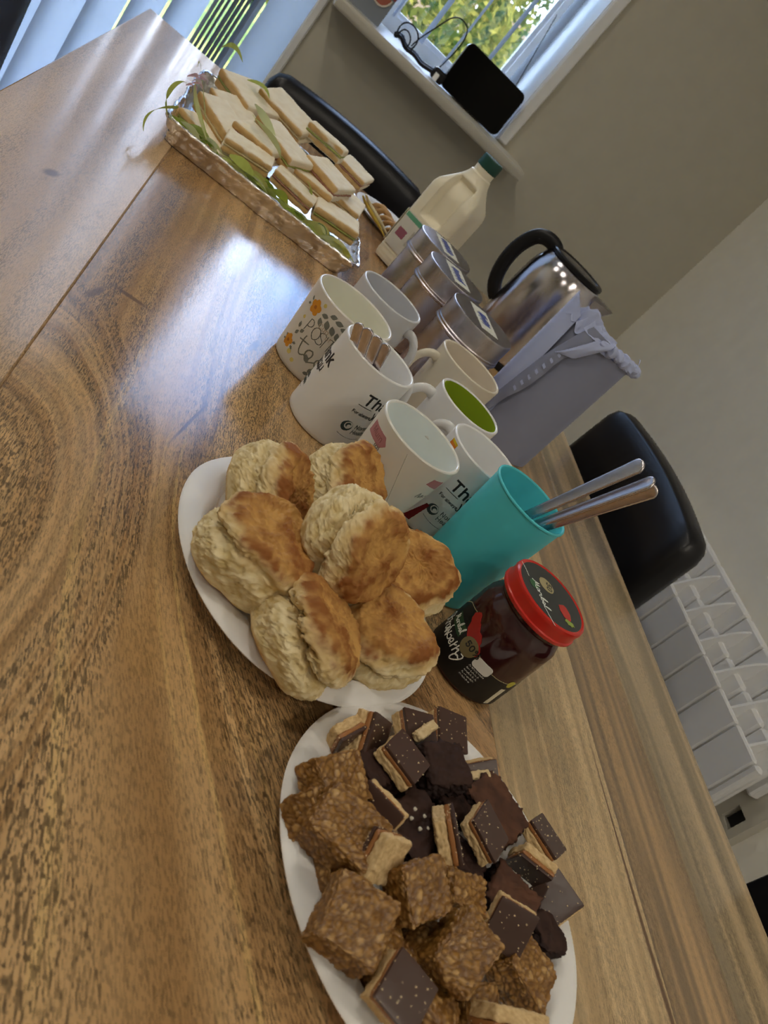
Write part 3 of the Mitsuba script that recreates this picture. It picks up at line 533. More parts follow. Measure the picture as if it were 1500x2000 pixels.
# --- roll of blue paper
k = thing('paper_roll', 'roll of blue-grey paper towel standing up with a crumpled loose end on top', 'paper roll'); X, Y, RR = .572, 1.039, .0615
a = np.linspace(0, 2 * PI, 97)
put('roll', lathe([(.022, .001), (RR - .001, 0), (RR, .001), (RR, .203), (RR - .0015, .2045), (.022, .2045), (.022, .001)], 96), 'm_paper', k, smooth=35, M=T4((X, Y, T0)))
def rs(fn, nu, nv, th=.0007):
    u, v = np.meshgrid(np.linspace(0, 1, nu), np.linspace(0, 1, nv), indexing='ij'); return sheet(np.stack(fn(u, v), -1), th)
def cyl(th, r, z): return X + r * np.cos(np.radians(th)), Y + r * np.sin(np.radians(th)), T0 + z
def back(u, v):     # loose outer turn on the left, seen from its inside at the top
    z = .012 + (.222 - .012 + .010 * np.sin(v * 4)) * u; th = 150 + 62 * v - 6 * u * v; return cyl(th, RR + .0015 + .006 * np.sin(PI * v) ** 2 + .004 * u * v, z)
put('loose_sheet', rs(back, 30, 24), 'm_tissue', k, smooth=True)
def front(u, v):    # free end of the paper climbing from the foot to the top edge
    z = .020 + .198 * u; lo = np.interp(z, [.02, .05, .106, .16, .195, .218], [-152, -149, -135, -131, -119, -106]); hi = np.interp(z, [.02, .07, .14, .20, .218], [-166, -160, -152, -139, -133])
    return cyl(hi + (lo - hi) * v, RR + .005 + .0025 * np.sin(v * 3) + .0015 * np.sin(z * 160 + v * 3) * v, z)
put('loose_sheet', rs(front, 60, 12), 'm_paper', k, smooth=True)
for i in range(7):
    z = .085 + .0125 * i; q = rs(lambda u, v: cyl(np.interp(z, [.05, .16], [-146, -133]) - 6 + 5 * v, RR + .0082, z + .004 * u - .002 * v), 3, 3, .0005); put('perforation', q, 'm_tissue', k, smooth=False)
def fold(u, v):
    a = np.interp(u, [0, 1], [-142, -106]); z1 = np.interp(u, [0, .5, 1], [.168, .209, .221]); z0 = np.interp(u, [0, .55, 1], [.160, .172, .206])
    w_ = nz(np.stack([u * 3, v * 2, u * 0 + 1.7], -1), 1.7, 3, 8); return cyl(a + 5 * v, RR + .0095 + .006 * np.sin(PI * v) * u + .004 * w_, z0 + (z1 - z0) * v)
put('folded_sheet', rs(fold, 40, 10), 'm_tissue', k, smooth=40)
def lump(u, v):
    w_ = nz(np.stack([u * 3.1, v * 2.6, u * 0 + 2.2], -1), 1.6, 2, 14); w2 = np.abs(nz(np.stack([u * 4, v * 4, u * 0 + 5.1], -1), 1.3, 2, 3)) * 2
    return cyl(-182 + 70 * u, RR + .006 - .028 * v + .010 * w_, .196 + .036 * np.sin(PI * np.clip(v * .85 + .08, 0, 1)) * (.55 + .45 * np.sin(PI * u)) + .014 * w_ - .010 * w2)
put('crumpled_sheet', rs(lump, 34, 16), 'm_tissue', k, smooth=20)
def lump2(u, v):
    w_ = nz(np.stack([u * 2.6, v * 2.2, u * 0 + 7.2], -1), 1.8, 2, 24); return cyl(-140 + 42 * u, RR + .007 - .022 * v + .009 * w_, .203 + .026 * np.sin(PI * np.clip(v * .9 + .05, 0, 1)) + .012 * w_ - .006 * u)
put('crumpled_sheet', rs(lump2, 26, 14), 'm_tissue', k, smooth=20)
tl = spline([cyl(a, RR + d, z) for a, d, z in ((-114, .002, .210), (-95, .003, .214), (-72, -.001, .212), (-48, .003, .209), (-26, .004, .207), (-8, .008, .204))], 60)
m = tube(tl, .0088 + .0022 * np.sin(np.arange(60) * .9), 18, flat=.75); m = displace(displace(m, .0052, 75, 2, 4), .0022, 190, 2, 6); put('twisted_tail', m, 'm_tissue', k, smooth=25)
def tip(u, v): return cyl(-20 + 26 * u + 3 * v, RR + .004 + .012 * u, .206 + .012 * u + (.010 * (1 - u)) * (v - .3))
put('torn_tip', rs(tip, 10, 5), 'm_tissue', k, smooth=True)
def tip2(u, v): return cyl(-14 + 22 * u, RR + .006 + .004 * v, .203 - .010 * u * v - .006 * v)
put('torn_tip', rs(tip2, 8, 5), 'm_tissue', k, smooth=True)
# --- milk bottle
k = thing('milk_bottle', 'plastic bottle of milk with a dark green cap', 'bottle'); X, Y = .4035, 1.432
scene['m_milk'] = two(pr((.78, .72, .56), .32, .4))
def bottle(n=120, nz_=100):
    zs = np.linspace(0, 1, nz_); V = []
    for t in zs:
        z = .003 + t * .229; w = .046
        if z > .155: w = .046 - (.046 - .021) * smooth_np((z - .155) / .062)
        if z > .215: w = .0185 + .0 * z
        if z < .012: w *= .93 + .07 * math.sqrt(z / .012)
        e = .24 if z < .17 else .24 + .76 * min(1, (z - .17) / .04)
        a = np.arange(801) * 2 * PI / 800; c, s = np.cos(a), np.sin(a); x = w * np.sign(c) * np.abs(c) ** e; y = w * np.sign(s) * np.abs(s) ** e
        al = np.r_[0, np.cumsum(np.hypot(np.diff(x), np.diff(y)))]; q_ = np.arange(n) / n * al[-1]; x, y = np.interp(q_, al, x), np.interp(q_, al, y)
        f = (1 - smooth_np((np.abs(x) - .017) / .006)) * smooth_np((z - .104) / .010) * (1 - smooth_np((z - .186) / .012)) * (y < 0)
        y = y + .016 * f
        y = np.where(z < .10, y * (1 - .02 * (np.sin(z * 380) ** 8) * (z < .105)), y)
        V.append(np.stack([x, y, np.full(n, z)], 1))
    V = np.array(V); i, j = np.meshgrid(np.arange(nz_ - 1), np.arange(n), indexing='ij'); jn = (j + 1) % n
    q = np.stack([i * n + j, i * n + jn, (i + 1) * n + jn, (i + 1) * n + j], -1).reshape(-1, 4); k_ = np.arange(n)
    f = np.vstack([q[:, [0, 1, 2]], q[:, [0, 2, 3]], np.stack([(k_ + 1) % n, k_, k_ * 0 + n * nz_], 1), np.stack([(nz_ - 1) * n + k_, (nz_ - 1) * n + (k_ + 1) % n, k_ * 0 + n * nz_ + 1], 1)])
    return trimesh.Trimesh(np.vstack([V.reshape(-1, 3), (0, 0, .003), (0, 0, .232)]), f, process=False)
def smooth_np(t): t = np.clip(t, 0, 1); return t * t * (3 - 2 * t)
MR = rz(-.62)
put('bottle', bottle(), 'm_milk', k, smooth=40, M=T4((X, Y, T0), MR))
put('cap', lathe([(.0195, .2265), (.0200, .2275), (.0200, .2440), (.0188, .2462), (0, .2462)], 48), two(pr((.004, .050, .036), .4)), k, smooth=35, M=T4((X, Y, T0)), label='dark green cap')
lab = [('label', .0468, -.040, .040, .030, .098, (.62, .60, .54)), ('label_band', .0471, -.040, .040, .088, .096, (.12, .36, .22)), ('label_band', .0471, -.034, -.016, .052, .068, (.30, .10, .14)), ('label_band', .0471, -.008, .024, .048, .078, (.42, .40, .34))]
for nm, dd, x0, x1, z0, z1, c in lab:
    for fa in (0, -PI / 2):
        if fa and nm == 'label_band' and c[0] > .2: continue
        q = box(x0, x1, -dd - .0002, -dd + .0006, z0, z1); put(nm, q, 'm_ink', k, smooth=False, M=T4((X, Y, T0), MR * rz(fa)), color=const(q, c))

# ================================================================ plates and baking
scene['m_food'] = two(dict(type='bumpmap', arbitrary=proc(lambda p, n, uv: fbm(p.x * 520, p.y * 520, p.z * 520, 3), 3e-4), scale=.0011, bsdf=pr(VC, .72, .25)))
scene['m_oat'] = two(dict(type='bumpmap', arbitrary=proc(lambda p, n, uv: fbm(p.x * 700, p.y * 700, p.z * 700, 2), 3e-4), scale=.0006, bsdf=pr(VC, .38, .5)))
scene['m_choc'] = two(pr((.058, .029, .021), .36, .45)); scene['m_caramel'] = two(pr((.30, .125, .040), .30, .5))
lerp = lambda a, b, t: np.array(a) * (1 - np.clip(t, 0, 1)[:, None]) + np.array(b) * np.clip(t, 0, 1)[:, None]
def plate(x, y, a, b, ang, label, tilt=None, seed=0):
    k = thing('plate', label, 'plate')
    prof = [(0, .0035), (.080, .0032), (.088, .0045), (.094, .010), (.0985, .0165), (.1015, .0195), (.106, .0212), (.114, .0212), (.1195, .0196), (.1215, .0180), (.1222, .0170), (.1218, .0160), (.119, .0175), (.113, .0190), (.104, .0190), (.099, .0165), (.0945, .0115), (.0905, .0045), (.088, .0012), (.084, 0), (0, 0)]
    m = lathe(prof, 144); v = m.vertices; th = np.arctan2(v[:, 1], v[:, 0]); r = np.hypot(v[:, 0], v[:, 1])
    wv = np.exp(-((r - .097) / .0075) ** 2) * (.0028 * np.cos(th * 9 + seed) * (np.abs(np.sin(th)) ** 2) + .0012 * np.cos(th * 5))
    r2 = r + wv; sc = (np.abs(np.cos(th) / a) ** 1.86 + np.abs(np.sin(th) / b) ** 1.86) ** (-1 / 1.86) / .1222; v[:, 0] = r2 * np.cos(th) * sc; v[:, 1] = r2 * np.sin(th) * sc; m.vertices = v
    w = np.zeros(3) if tilt is None else .013 * np.array([tilt[1], -tilt[0], 0]); put('dish', m, 'm_plate', k, smooth=50, M=T4((x, y, T0 + .085 * np.linalg.norm(w)), Rot.from_rotvec(w) * rz(ang)))
    return k
plate(.2399, .4765, .1276, .1197, 1.208, 'white disposable plate heaped with scones', (.459, -.888))
plate(.3473, .2686, .1223, .1291, 2.956, 'white disposable plate heaped with chocolate squares and flapjack', None, 2)

def align(axis, spin):
    z = np.array(axis, float); z /= np.linalg.norm(z); r, _ = Rot.align_vectors([z], [[0, 0, 1]]); return r * rz(spin)
def scone(c, axis, spin, R, H, label, seed, crack=1.0):
    nu, nv = 190, 110; rng = np.random.default_rng(seed)
    u = np.arange(nu) * 2 * PI / nu; t = np.linspace(0, 1, nv)
    s = np.r_[0, np.cumsum(np.ones(nv - 1))] / (nv - 1)
    # arc profile: bottom centre -> side -> top centre
    e = .34; al = -PI / 2 + PI * s
    pr_ = R * np.sign(np.cos(al)) * np.abs(np.cos(al)) ** e; pz = H / 2 * np.sign(np.sin(al)) * np.abs(np.sin(al)) ** .44
    arc = np.r_[0, np.cumsum(np.hypot(np.diff(pr_), np.diff(pz)))]; si = np.linspace(0, arc[-1], nv); pr_, pz = np.interp(si, arc, pr_), np.interp(si, arc, pz)
    th, rr = np.meshgrid(u, pr_); _, zz = np.meshgrid(u, pz)
    wob = 1 + .035 * np.cos(3 * th + rng.uniform(0, 6)) + .03 * np.cos(5 * th + rng.uniform(0, 6)) + .016 * np.cos(9 * th + rng.uniform(0, 6))
    side = np.clip(1 - (np.abs(zz) / (H * .47)) ** 4, 0, 1) * (rr > R * .7)
    zc = H * (.10 + .09 * np.sin(th + rng.uniform(0, 6)) + .04 * np.sin(3 * th + rng.uniform(0, 6)))
    P0 = np.stack([rr * np.cos(th), rr * np.sin(th), zz], -1); n1 = nz(P0, 60, 3, seed); n2 = nz(P0, 170, 3, seed + 1); n3 = nz(P0, 380, 3, seed + 2); n4 = nz(P0, 900, 2, seed + 3)
    ck = np.exp(-((zz - zc + .014 * n2 + .006 * n3) / (H * .050)) ** 2) * side * np.clip(.25 + 1.2 * np.cos(th - rng.uniform(0, 6)) * .5 + .45, .15, 1) * crack
    bul = np.exp(-((zz - zc - H * .16) / (H * .10)) ** 2) * side + np.exp(-((zz - zc + H * .24) / (H * .13)) ** 2) * side
    r = rr * wob + .0030 * bul - .0085 * ck * (.5 + 1.3 * (n2 + .5)) + side * (.008 * n1 + .0062 * n2 * (.6 + ck * 2.0) + .0056 * n3 * (.55 + 2.4 * ck) + .0026 * n4)
    top = np.clip(zz / (H * .5), 0, 1) ** 4; rim = np.exp(-((rr - R * .86) / (R * .13)) ** 2) * (zz > 0)
    z = zz + top * (.0062 * n1 + .0056 * n2 * (.5 + rim) + .0038 * n3 + .0022 * n4 + .0030 * rim) + .0028 * np.sin(th * 2 + rng.uniform(0, 6)) * (rr / R) ** 2
    sk = .10 * rr * np.cos(th - rng.uniform(0, 6)) * (zz > 0); z = z + sk * top * .6
    V = np.stack([r * np.cos(th), r * np.sin(th), z], -1).reshape(-1, 3)
    i, j = np.meshgrid(np.arange(nv - 1), np.arange(nu), indexing='ij'); jn = (j + 1) % nu
    q = np.stack([i * nu + j, i * nu + jn, (i + 1) * nu + jn, (i + 1) * nu + j], -1).reshape(-1, 4)
    m = trimesh.Trimesh(V, np.vstack([q[:, [0, 1, 2]], q[:, [0, 2, 3]]]), process=False)
    f = lambda a: a.reshape(-1)
    tz, ns, n2f, n3f = f(zz) / (H / 2), f(n1), f(n2), f(n3)
    crust = np.clip((tz - .66 + .45 * ns + .35 * n2f) / .16, 0, 1); botm = np.clip((-tz - .80 + .4 * ns) / .2, 0, 1)
    c = lerp((.56, .42, .18), (.80, .69, .44), .5 + 1.9 * n2f + .9 * f(n3))
    golden = np.clip((tz - .30 + .8 * ns) / .4, 0, 1); c = c * (1 - .5 * golden[:, None]) + np.array((.55, .33, .115)) * .5 * golden[:, None]
    edge = np.clip(1 - np.abs(f(rr) - R * .93) / (R * .16), 0, 1)
    tc = lerp((.52, .285, .085), (.25, .088, .022), .40 + 2.0 * ns + 1.7 * n2f + .30 * edge)
    c = c * (1 - crust[:, None]) + tc * crust[:, None]; c = c * (1 - botm[:, None]) + np.array((.46, .25, .085)) * botm[:, None]
    return m, np.clip(c, 0, 1)
def add_scone(pos, axis, spin, R, H, label, seed, crack=1.0):
    m, c = scone(pos, axis, spin, R, H, label, seed, crack)
    single('scone', m, 'm_food', label, 'scone', 'scones on the plate', smooth=True, color=c, M=T4(pos, align(axis, spin)))
add_scone((.1745, .4950, .7960), (.62, -.22, .62), .4, .0345, .050, 'scone lying at the back left of the plate with its brown top turned right', 11)
add_scone((.2480, .5660, .7960), (.38, -.30, .85), 1.3, .0370, .048, 'scone at the back of the plate nearest the flared mug', 23)
add_scone((.1700, .4200, .7980), (.16, .02, .95), 2.0, .0375, .052, 'leftmost scone with a long pale split in its side', 35)
add_scone((.2270, .4420, .8290), (.58, -.62, .46), .6, .0375, .054, 'large scone on top of the heap with its broad brown top turned to the viewer', 47, .8)
add_scone((.2190, .3760, .7930), (.34, .10, .88), 3.4, .0370, .050, 'front scone with a deep jagged split nearest the chocolate squares', 59, 1.15)
add_scone((.2880, .4180, .7900), (-.22, -.12, .95), 4.4, .0350, .049, 'upright brown-topped scone at the front right of the plate', 61)
add_scone((.3180, .5080, .7925), (-.30, -.34, .86), 5.1, .0350, .046, 'scone at the right edge of the plate beside the turquoise beaker', 73)

# --- caramel shortbread squares: biscuit base, caramel, chocolate (centre, rotation vector, size)
CS = [
 ([.2964, .3145, .7939], [-.0841, .0571, -.6617], [.0293, .0292, .0131], 'caramel shortbread square chocolate side up left of the dark crumbly brownie chunk'),
 ([.2795, .3305, .7826], [.5644, .5646, .2422], [.0299, .0293, .0144], 'dark leaning caramel shortbread square behind the one lying on its side at the back left'),
 ([.2634, .3261, .7773], [-.2954, 1.625, -1.7241], [.0228, .0256, .0127], 'caramel shortbread lying on its side at the back left of the plate'),
 ([.3226, .3570, .7805], [.1557, .0405, .2554], [.0288, .0255, .0149], 'caramel shortbread square at the back with a stick of biscuit crumb lying on it'),
 ([.3554, .3720, .7803], [.2236, .0129, .1217], [.0282, .0285, .0142], 'caramel shortbread square at the very back, nearest the jam jar'),
 ([.3795, .3431, .7804], [.6886, -.4698, .4530], [.0295, .0250, .0148], 'tilted caramel shortbread square scattered with biscuit crumbs at the right rim'),
 ([.3276, .2734, .7964], [-.2984, .6821, -.6355], [.0284, .0301, .0142], 'caramel shortbread standing on end in the middle and showing its three layers'),
 ([.3668, .2915, .7921], [.0632, .2277, -.6517], [.0294, .0286, .0123], 'caramel shortbread square chocolate side up right of the one standing on end'),
 ([.4382, .3169, .7836], [-.2097, .0681, -.8990], [.0297, .0300, .0123], 'caramel shortbread square jutting out over the right rim of the plate'),
 ([.4119, .2865, .7890], [1.9823, -.6344, -.1172], [.0255, .0295, .0115], 'caramel shortbread turned chocolate side down at the right with its crumbly base uppermost'),
 ([.4414, .2756, .7801], [.6439, -.5387, -.9130], [.0279, .0265, .0148], 'scuffed caramel shortbread square on the right rim below the jutting one'),
 ([.3756, .2346, .7922], [.8837, -.4386, -.2431], [.0250, .0279, .0144], 'caramel shortbread leaning on the flapjack at the right front'),
 ([.2876, .1767, .7911], [.3156, .0277, -.4836], [.0285, .0280, .0142], 'caramel shortbread square at the front left of the plate'),
 ([.2740, .2404, .7971], [2.5341, 3.1646, .5463], [.0269, .0312, .0122], 'caramel shortbread turned over at the left and showing its pale biscuit underside'),
 ([.3658, .1825, .7867], [-.1181, 2.6206, -1.6403], [.0425, .0290, .0148], 'caramel shortbread cut off by the lower edge of the picture, biscuit side up'),
 ([.2793, .2740, .7872], [.9843, -.6923, -.5677], [.0294, .0240, .0142], 'leaning caramel shortbread square between two flapjacks at the left'),
]
def bis_mesh(seed):
    m = rgrid((1, 1, 1), .12, (26, 26, 12)); return m
for i, (c, rv, sz, lab) in enumerate(CS):
    k = thing('caramel_shortbread', lab, 'caramel shortbread', 'caramel shortbread squares'); M = T4(c, Rot.from_rotvec(rv)); sx, sy, sz_ = sz; zb = -sz_ / 2
    hb, hc, hh = sz_ * .54, sz_ * .27, sz_ * .19
    m = rgrid((sx / 2 * .985, sy / 2 * .985, hb / 2), .0014, (26, 26, 12)); m = displace(m, .0011, 420, 3, 40 + i); m = displace(m, .0009, 150, 2, 80 + i); m.apply_translation((0, 0, zb + hb / 2))
    n_ = nz(m.vertices, 700, 2, i); put('biscuit_base', m, 'm_food', k, smooth=True, M=M, color=lerp((.47, .31, .135), (.68, .50, .27), .5 + 1.5 * n_))
    m = rgrid((sx / 2 * .985, sy / 2 * .985, hc / 2), .0012, (14, 14, 4)); m = displace(m, .00045, 200, 2, 50 + i); m.apply_translation((0, 0, zb + hb + hc / 2 - .0002)); put('caramel_layer', m, 'm_caramel', k, smooth=True, M=M)
    m = rgrid((sx / 2, sy / 2, hh / 2), .0006, (16, 16, 4)); m = displace(m, .00022, 140, 2, 60 + i); m.apply_translation((0, 0, zb + hb + hc + hh / 2 - .0004)); put('chocolate_top', m, 'm_choc', k, smooth=50, M=M)
    cr = []
    rng = np.random.default_rng(900 + i)
    for _ in range(16):
        o = trimesh.creation.icosphere(1, rng.uniform(.0002, .0006)); o.apply_transform(T4((rng.uniform(-.45, .45) * sx, rng.uniform(-.45, .45) * sy, sz_ / 2 - .0002), Rot.random(random_state=int(rng.integers(1e6))))); cr.append(o)
    for _ in range(22):
        o = trimesh.creation.icosphere(0, rng.uniform(.0003, .0006)); a_ = rng.integers(4); w_ = rng.uniform(-.48, .48); h_ = zb + rng.uniform(.6, 1.0) * sz_
        o.apply_translation([(w_ * sx, sy * .495, h_), (w_ * sx, -sy * .495, h_), (sx * .495, w_ * sy, h_), (-sx * .495, w_ * sy, h_)][a_]); cr.append(o)
    o = cat(*cr); put('crumbs', o, 'm_food', k, smooth=False, M=M, color=const(o, (.62, .48, .30)), kind='stuff', label='pale biscuit crumbs')

from scipy.spatial import cKDTree
def flakes(P, seed):
    # rolled oats: flattened cells about 4 mm across, 1 at a flake's middle and 0 in the gaps
    rng = np.random.default_rng(seed + 77); lo, hi = P.min(0) - .004, P.max(0) + .004
    C_ = rng.uniform(lo, hi, (int(np.prod(hi - lo) / .0040 ** 3), 3)); d, ix = cKDTree(C_).query(P + nz(P, 500, 2, seed)[:, None] * .0016, k=2)
    return np.clip((d[:, 1] - d[:, 0]) / .0018, 0, 1) ** .7, rng.random(len(C_))[ix[:, 0]]
def block(name, label, cat_, grp, pos, size, eul, seed, kind):
    k_ = int(max(26, 980 * max(size))); half = np.array(size) / 2 * (.93 if kind == 'oat' else 1.)
    m = rgrid(half, min(half) * (.30 if kind == 'oat' else .22), k_)
    if kind == 'oat':
        P = m.vertices; w = nz(P + seed, 70, 2, seed) * .006 - .0022
        cells, tone = flakes(P, seed); n2 = np.abs(nz(P + seed, 430, 2, seed + 2)) * 2; d = w + .0013 * cells + .0007 * (1 - n2) - .0008
        m.vertices = P + m.vertex_normals * d[:, None]
        c = lerp((.105, .040, .007), (.30, .150, .036), np.clip(cells + .5 * nz(P, 300, 2, seed), 0, 1)); pale = np.clip((tone - .55) / .35, 0, 1) * np.clip(cells * 1.6 - .5, 0, 1); c = c * (1 - .75 * pale[:, None]) + np.array((.50, .31, .12)) * .75 * pale[:, None]
        single(name, m, 'm_oat', label, cat_, grp, smooth=True, color=c, M=T4(pos, Rot.from_euler('xyz', eul)))
    else:
        P = m.vertices; d = nz(P + seed, 60, 2, seed) * .006 + np.where(P[:, 2] < half[2] * .9, 1, .35) * (nz(P + seed, 230, 3, seed + 1) * .0075 + nz(P + seed, 480, 2, seed + 5) * .0042)
        m.vertices = P + m.vertex_normals * d[:, None]
        topc = np.clip((P[:, 2] / half[2] - .75) / .2, 0, 1) * (1 if kind == 'crust' else .25)
        c = lerp((.020, .010, .009), (.105, .045, .025), topc * (.75 + nz(P + seed, 160, 2, 3)))
        single(name, m, 'm_food', label, cat_, grp, smooth=True, color=c, M=T4(pos, Rot.from_euler('xyz', eul)))
FG, BG = 'pieces of flapjack', 'pieces of brownie'
for a in [
 ('oat flapjack piece at the back left below the caramel shortbread lying on its side', (.2485, .2810, .787), (.040, .036, .026), (.15, -.1, .55), 1),
 ('knobbly oat flapjack at the left rim, in front of the piece behind it', (.2540, .2520, .788), (.050, .040, .034), (.3, -.1, -.45), 2),
 ('oat flapjack half hidden behind the knobbly piece at the left rim', (.2420, .2640, .778), (.034, .028, .030), (.1, .2, .5), 3),
 ('large square oat flapjack at the left front of the plate', (.2600, .2050, .786), (.042, .042, .030), (.35, -.15, -.35), 4),
 ('small oat flapjack deep in the gap between the plate rim and the turned-over shortbread', (.2640, .2380, .771), (.034, .030, .022), (.0, .0, .3), 5),
 ('oat flapjack buried under the large square one', (.2900, .2080, .772), (.034, .040, .022), (0, 0, .6), 6),
 ('oat flapjack with a smooth greyish top in the middle of the heap', (.3000, .2300, .795), (.036, .036, .028), (.35, -.25, .50), 7),
 ('oat flapjack running right from the greyish-topped one', (.3400, .2440, .789), (.040, .026, .022), (.2, .2, .10), 8),
 ('tall oat flapjack with broad flakes in the front middle', (.3290, .2060, .795), (.034, .042, .034), (.55, .0, -.60), 9),
 ('brown oat flapjack on the right front rim of the plate', (.3980, .2200, .777), (.046, .038, .028), (.1, .25, -.50), 10),
 ('oat flapjack at the bottom edge of the picture beside the cut-off shortbread', (.3540, .1890, .774), (.034, .032, .026), (.2, 0, .2), 11),
 ('small oat flapjack at the bottom edge right of the front shortbread', (.3250, .1810, .772), (.026, .028, .024), (0, .1, .9), 12),
 ('dark oat flapjack in the shade beside the tall one', (.3180, .2160, .772), (.026, .036, .022), (0, 0, -.5), 13)]:
    block('flapjack', a[0], 'flapjack', FG, a[1], a[2], a[3], a[4], 'oat')
for a in [
 ('dark crumbly brownie chunk in the middle of the back', (.3330, .3260, .789), (.034, .030, .024), (.1, -.15, .35), 21, 'cake'),
 ('flat reddish-brown brownie with a crumbly edge at the right rim', (.3900, .3230, .780), (.046, .034, .020), (.25, .1, -.75), 22, 'crust'),
 ('reddish-brown brownie under the shortbread turned chocolate side down', (.3960, .2620, .777), (.036, .030, .020), (.2, -.1, -.5), 23, 'crust'),
 ('very dark brownie chunk against the right front rim', (.4230, .2480, .774), (.030, .026, .022), (0, .2, .4), 24, 'cake'),
 ('small dark brownie corner behind the back left flapjack', (.2820, .3080, .775), (.024, .022, .022), (0, 0, .6), 25, 'cake'),
 ('dark brownie dotted with pale crumbs left of the shortbread standing on end', (.3130, .2810, .778), (.034, .040, .022), (.2, -.1, -.6), 26, 'cake'),
 ('dark brownie at the bottom of the heap under the back middle shortbread', (.3090, .3190, .769), (.040, .036, .020), (0, 0, .2), 27, 'cake'),
 ('dark brownie at the bottom of the heap between the two central shortbreads', (.3560, .2760, .769), (.040, .036, .020), (0, 0, -.3), 28, 'cake'),
 ('dark brownie below the crumbly chunk at the back', (.3560, .3180, .771), (.032, .030, .022), (0, 0, .5), 29, 'cake')]:
    block('brownie', a[0], 'brownie', BG, a[1], a[2], a[3], a[4], a[5])
for lab, p, s, e, sd in (('stick of biscuit crumb lying on the chocolate square at the back', (.3230, .3520, .7905), (.007, .027, .006), (0, .1, -.75), 31), ('lump of pale biscuit under the leaning dark square at the back left', (.2690, .3190, .772), (.018, .016, .014), (0, 0, .4), 32), ('biscuit crumbs stuck on the tilted square at the right rim', (.3760, .3400, .7870), (.016, .008, .006), (.3, -.4, .3), 33)):
    m = displace(displace(rgrid(np.array(s) / 2, min(s) * .3, 20), .0012, 300, 3, sd), .0008, 600, 2, sd); single('biscuit_crumb', m, 'm_food', lab, 'biscuit crumb', smooth=True, color=lerp((.50, .36, .18), (.68, .54, .32), .5 + nz(m.vertices, 500, 2, 1)), M=T4(p, Rot.from_euler('xyz', e)))
o = []
for q in ((.305, .279, .790), (.311, .274, .7905), (.318, .277, .790), (.309, .287, .7895), (.316, .2845, .79)):
    e_ = displace(trimesh.creation.icosphere(2, .0012), .0006, 600, 2, 3); e_.apply_translation(q); o.append(e_)
for e_ in o: single('crumb', e_, 'm_food', 'pale crumb lying on the dark brownie left of the shortbread standing on end', 'crumb', 'pale crumbs on the dark brownie', smooth=True, color=const(e_, (.62, .56, .46)))

# ================================================================ the sandwich tray
k = thing('foil_tray', 'rectangular tray covered in crumpled kitchen foil filled with sandwiches', 'tray')
def foil(u, v):
    # v: 0 centre of the floor .. 1 outer foot; u round the rectangle
    cx, cy, hx, hy = .120, 1.345, .152, .172
    ring = np.array(shbox(-hx + .02, -hy + .02, hx - .02, hy - .02).buffer(.02, quad_segs=12).exterior.coords); al = np.r_[0, np.cumsum(np.hypot(*np.diff(ring, axis=0).T))]
    ex, ey = np.interp(u * al[-1], al, ring[:, 0]) / hx, np.interp(u * al[-1], al, ring[:, 1]) / hy
    vs = np.array([0, .45, .52, .72, .76, .80, 1.0]); rad = np.interp(v, vs, [0, .93, .955, 1.045, 1.065, 1.075, .985]); z = np.interp(v, vs, [.004, .004, .006, .031, .0335, .031, .001])
    x, y = cx + ex * hx * rad, cy + ey * hy * rad; P = np.stack([x, y, z * 1.0], -1)
    f1, f2 = nz(P, 38, 3, 3), np.abs(nz(P, 95, 3, 7)); out = np.clip((v - .5) / .2, 0, 1)
    f3 = np.abs(nz(P, 230, 2, 9)); f4 = nz(P * np.array([.25, .25, 1.]), 120, 2, 5); d = (.009 * f1 + .006 * (f2 - .15) + .0026 * (f3 - .15) + .004 * f4) * out
    mx = np.maximum(np.abs(ex), np.abs(ey)); nx_, ny_ = np.where(np.abs(ex) > .93 * mx, ex, 0), np.where(np.abs(ey) > .93 * mx, ey, 0); return x + nx_ * d, y + ny_ * d, T0 + np.clip(z + (.006 * f1 - .006 * f2 + .002) * np.clip((v - .6) / .1, 0, 1) * (v < .95), .0008, None)
u, v = np.meshgrid(np.linspace(0, 1, 481), np.linspace(.02, 1, 84), indexing='ij')
put('foil', trimesh.Trimesh(*(lambda s: (s.vertices, s.faces))(sheet(np.stack(foil(u, v), -1), .0002)), process=False), 'm_foil', k, smooth=35, label='crumpled silver foil')
scene['m_bread'] = two(dict(type='bumpmap', arbitrary=proc(lambda p, n, uv: fbm(p.x * 600, p.y * 600, p.z * 600, 2), 3e-4), scale=.0004, bsdf=pr(VC, .8, .2)))
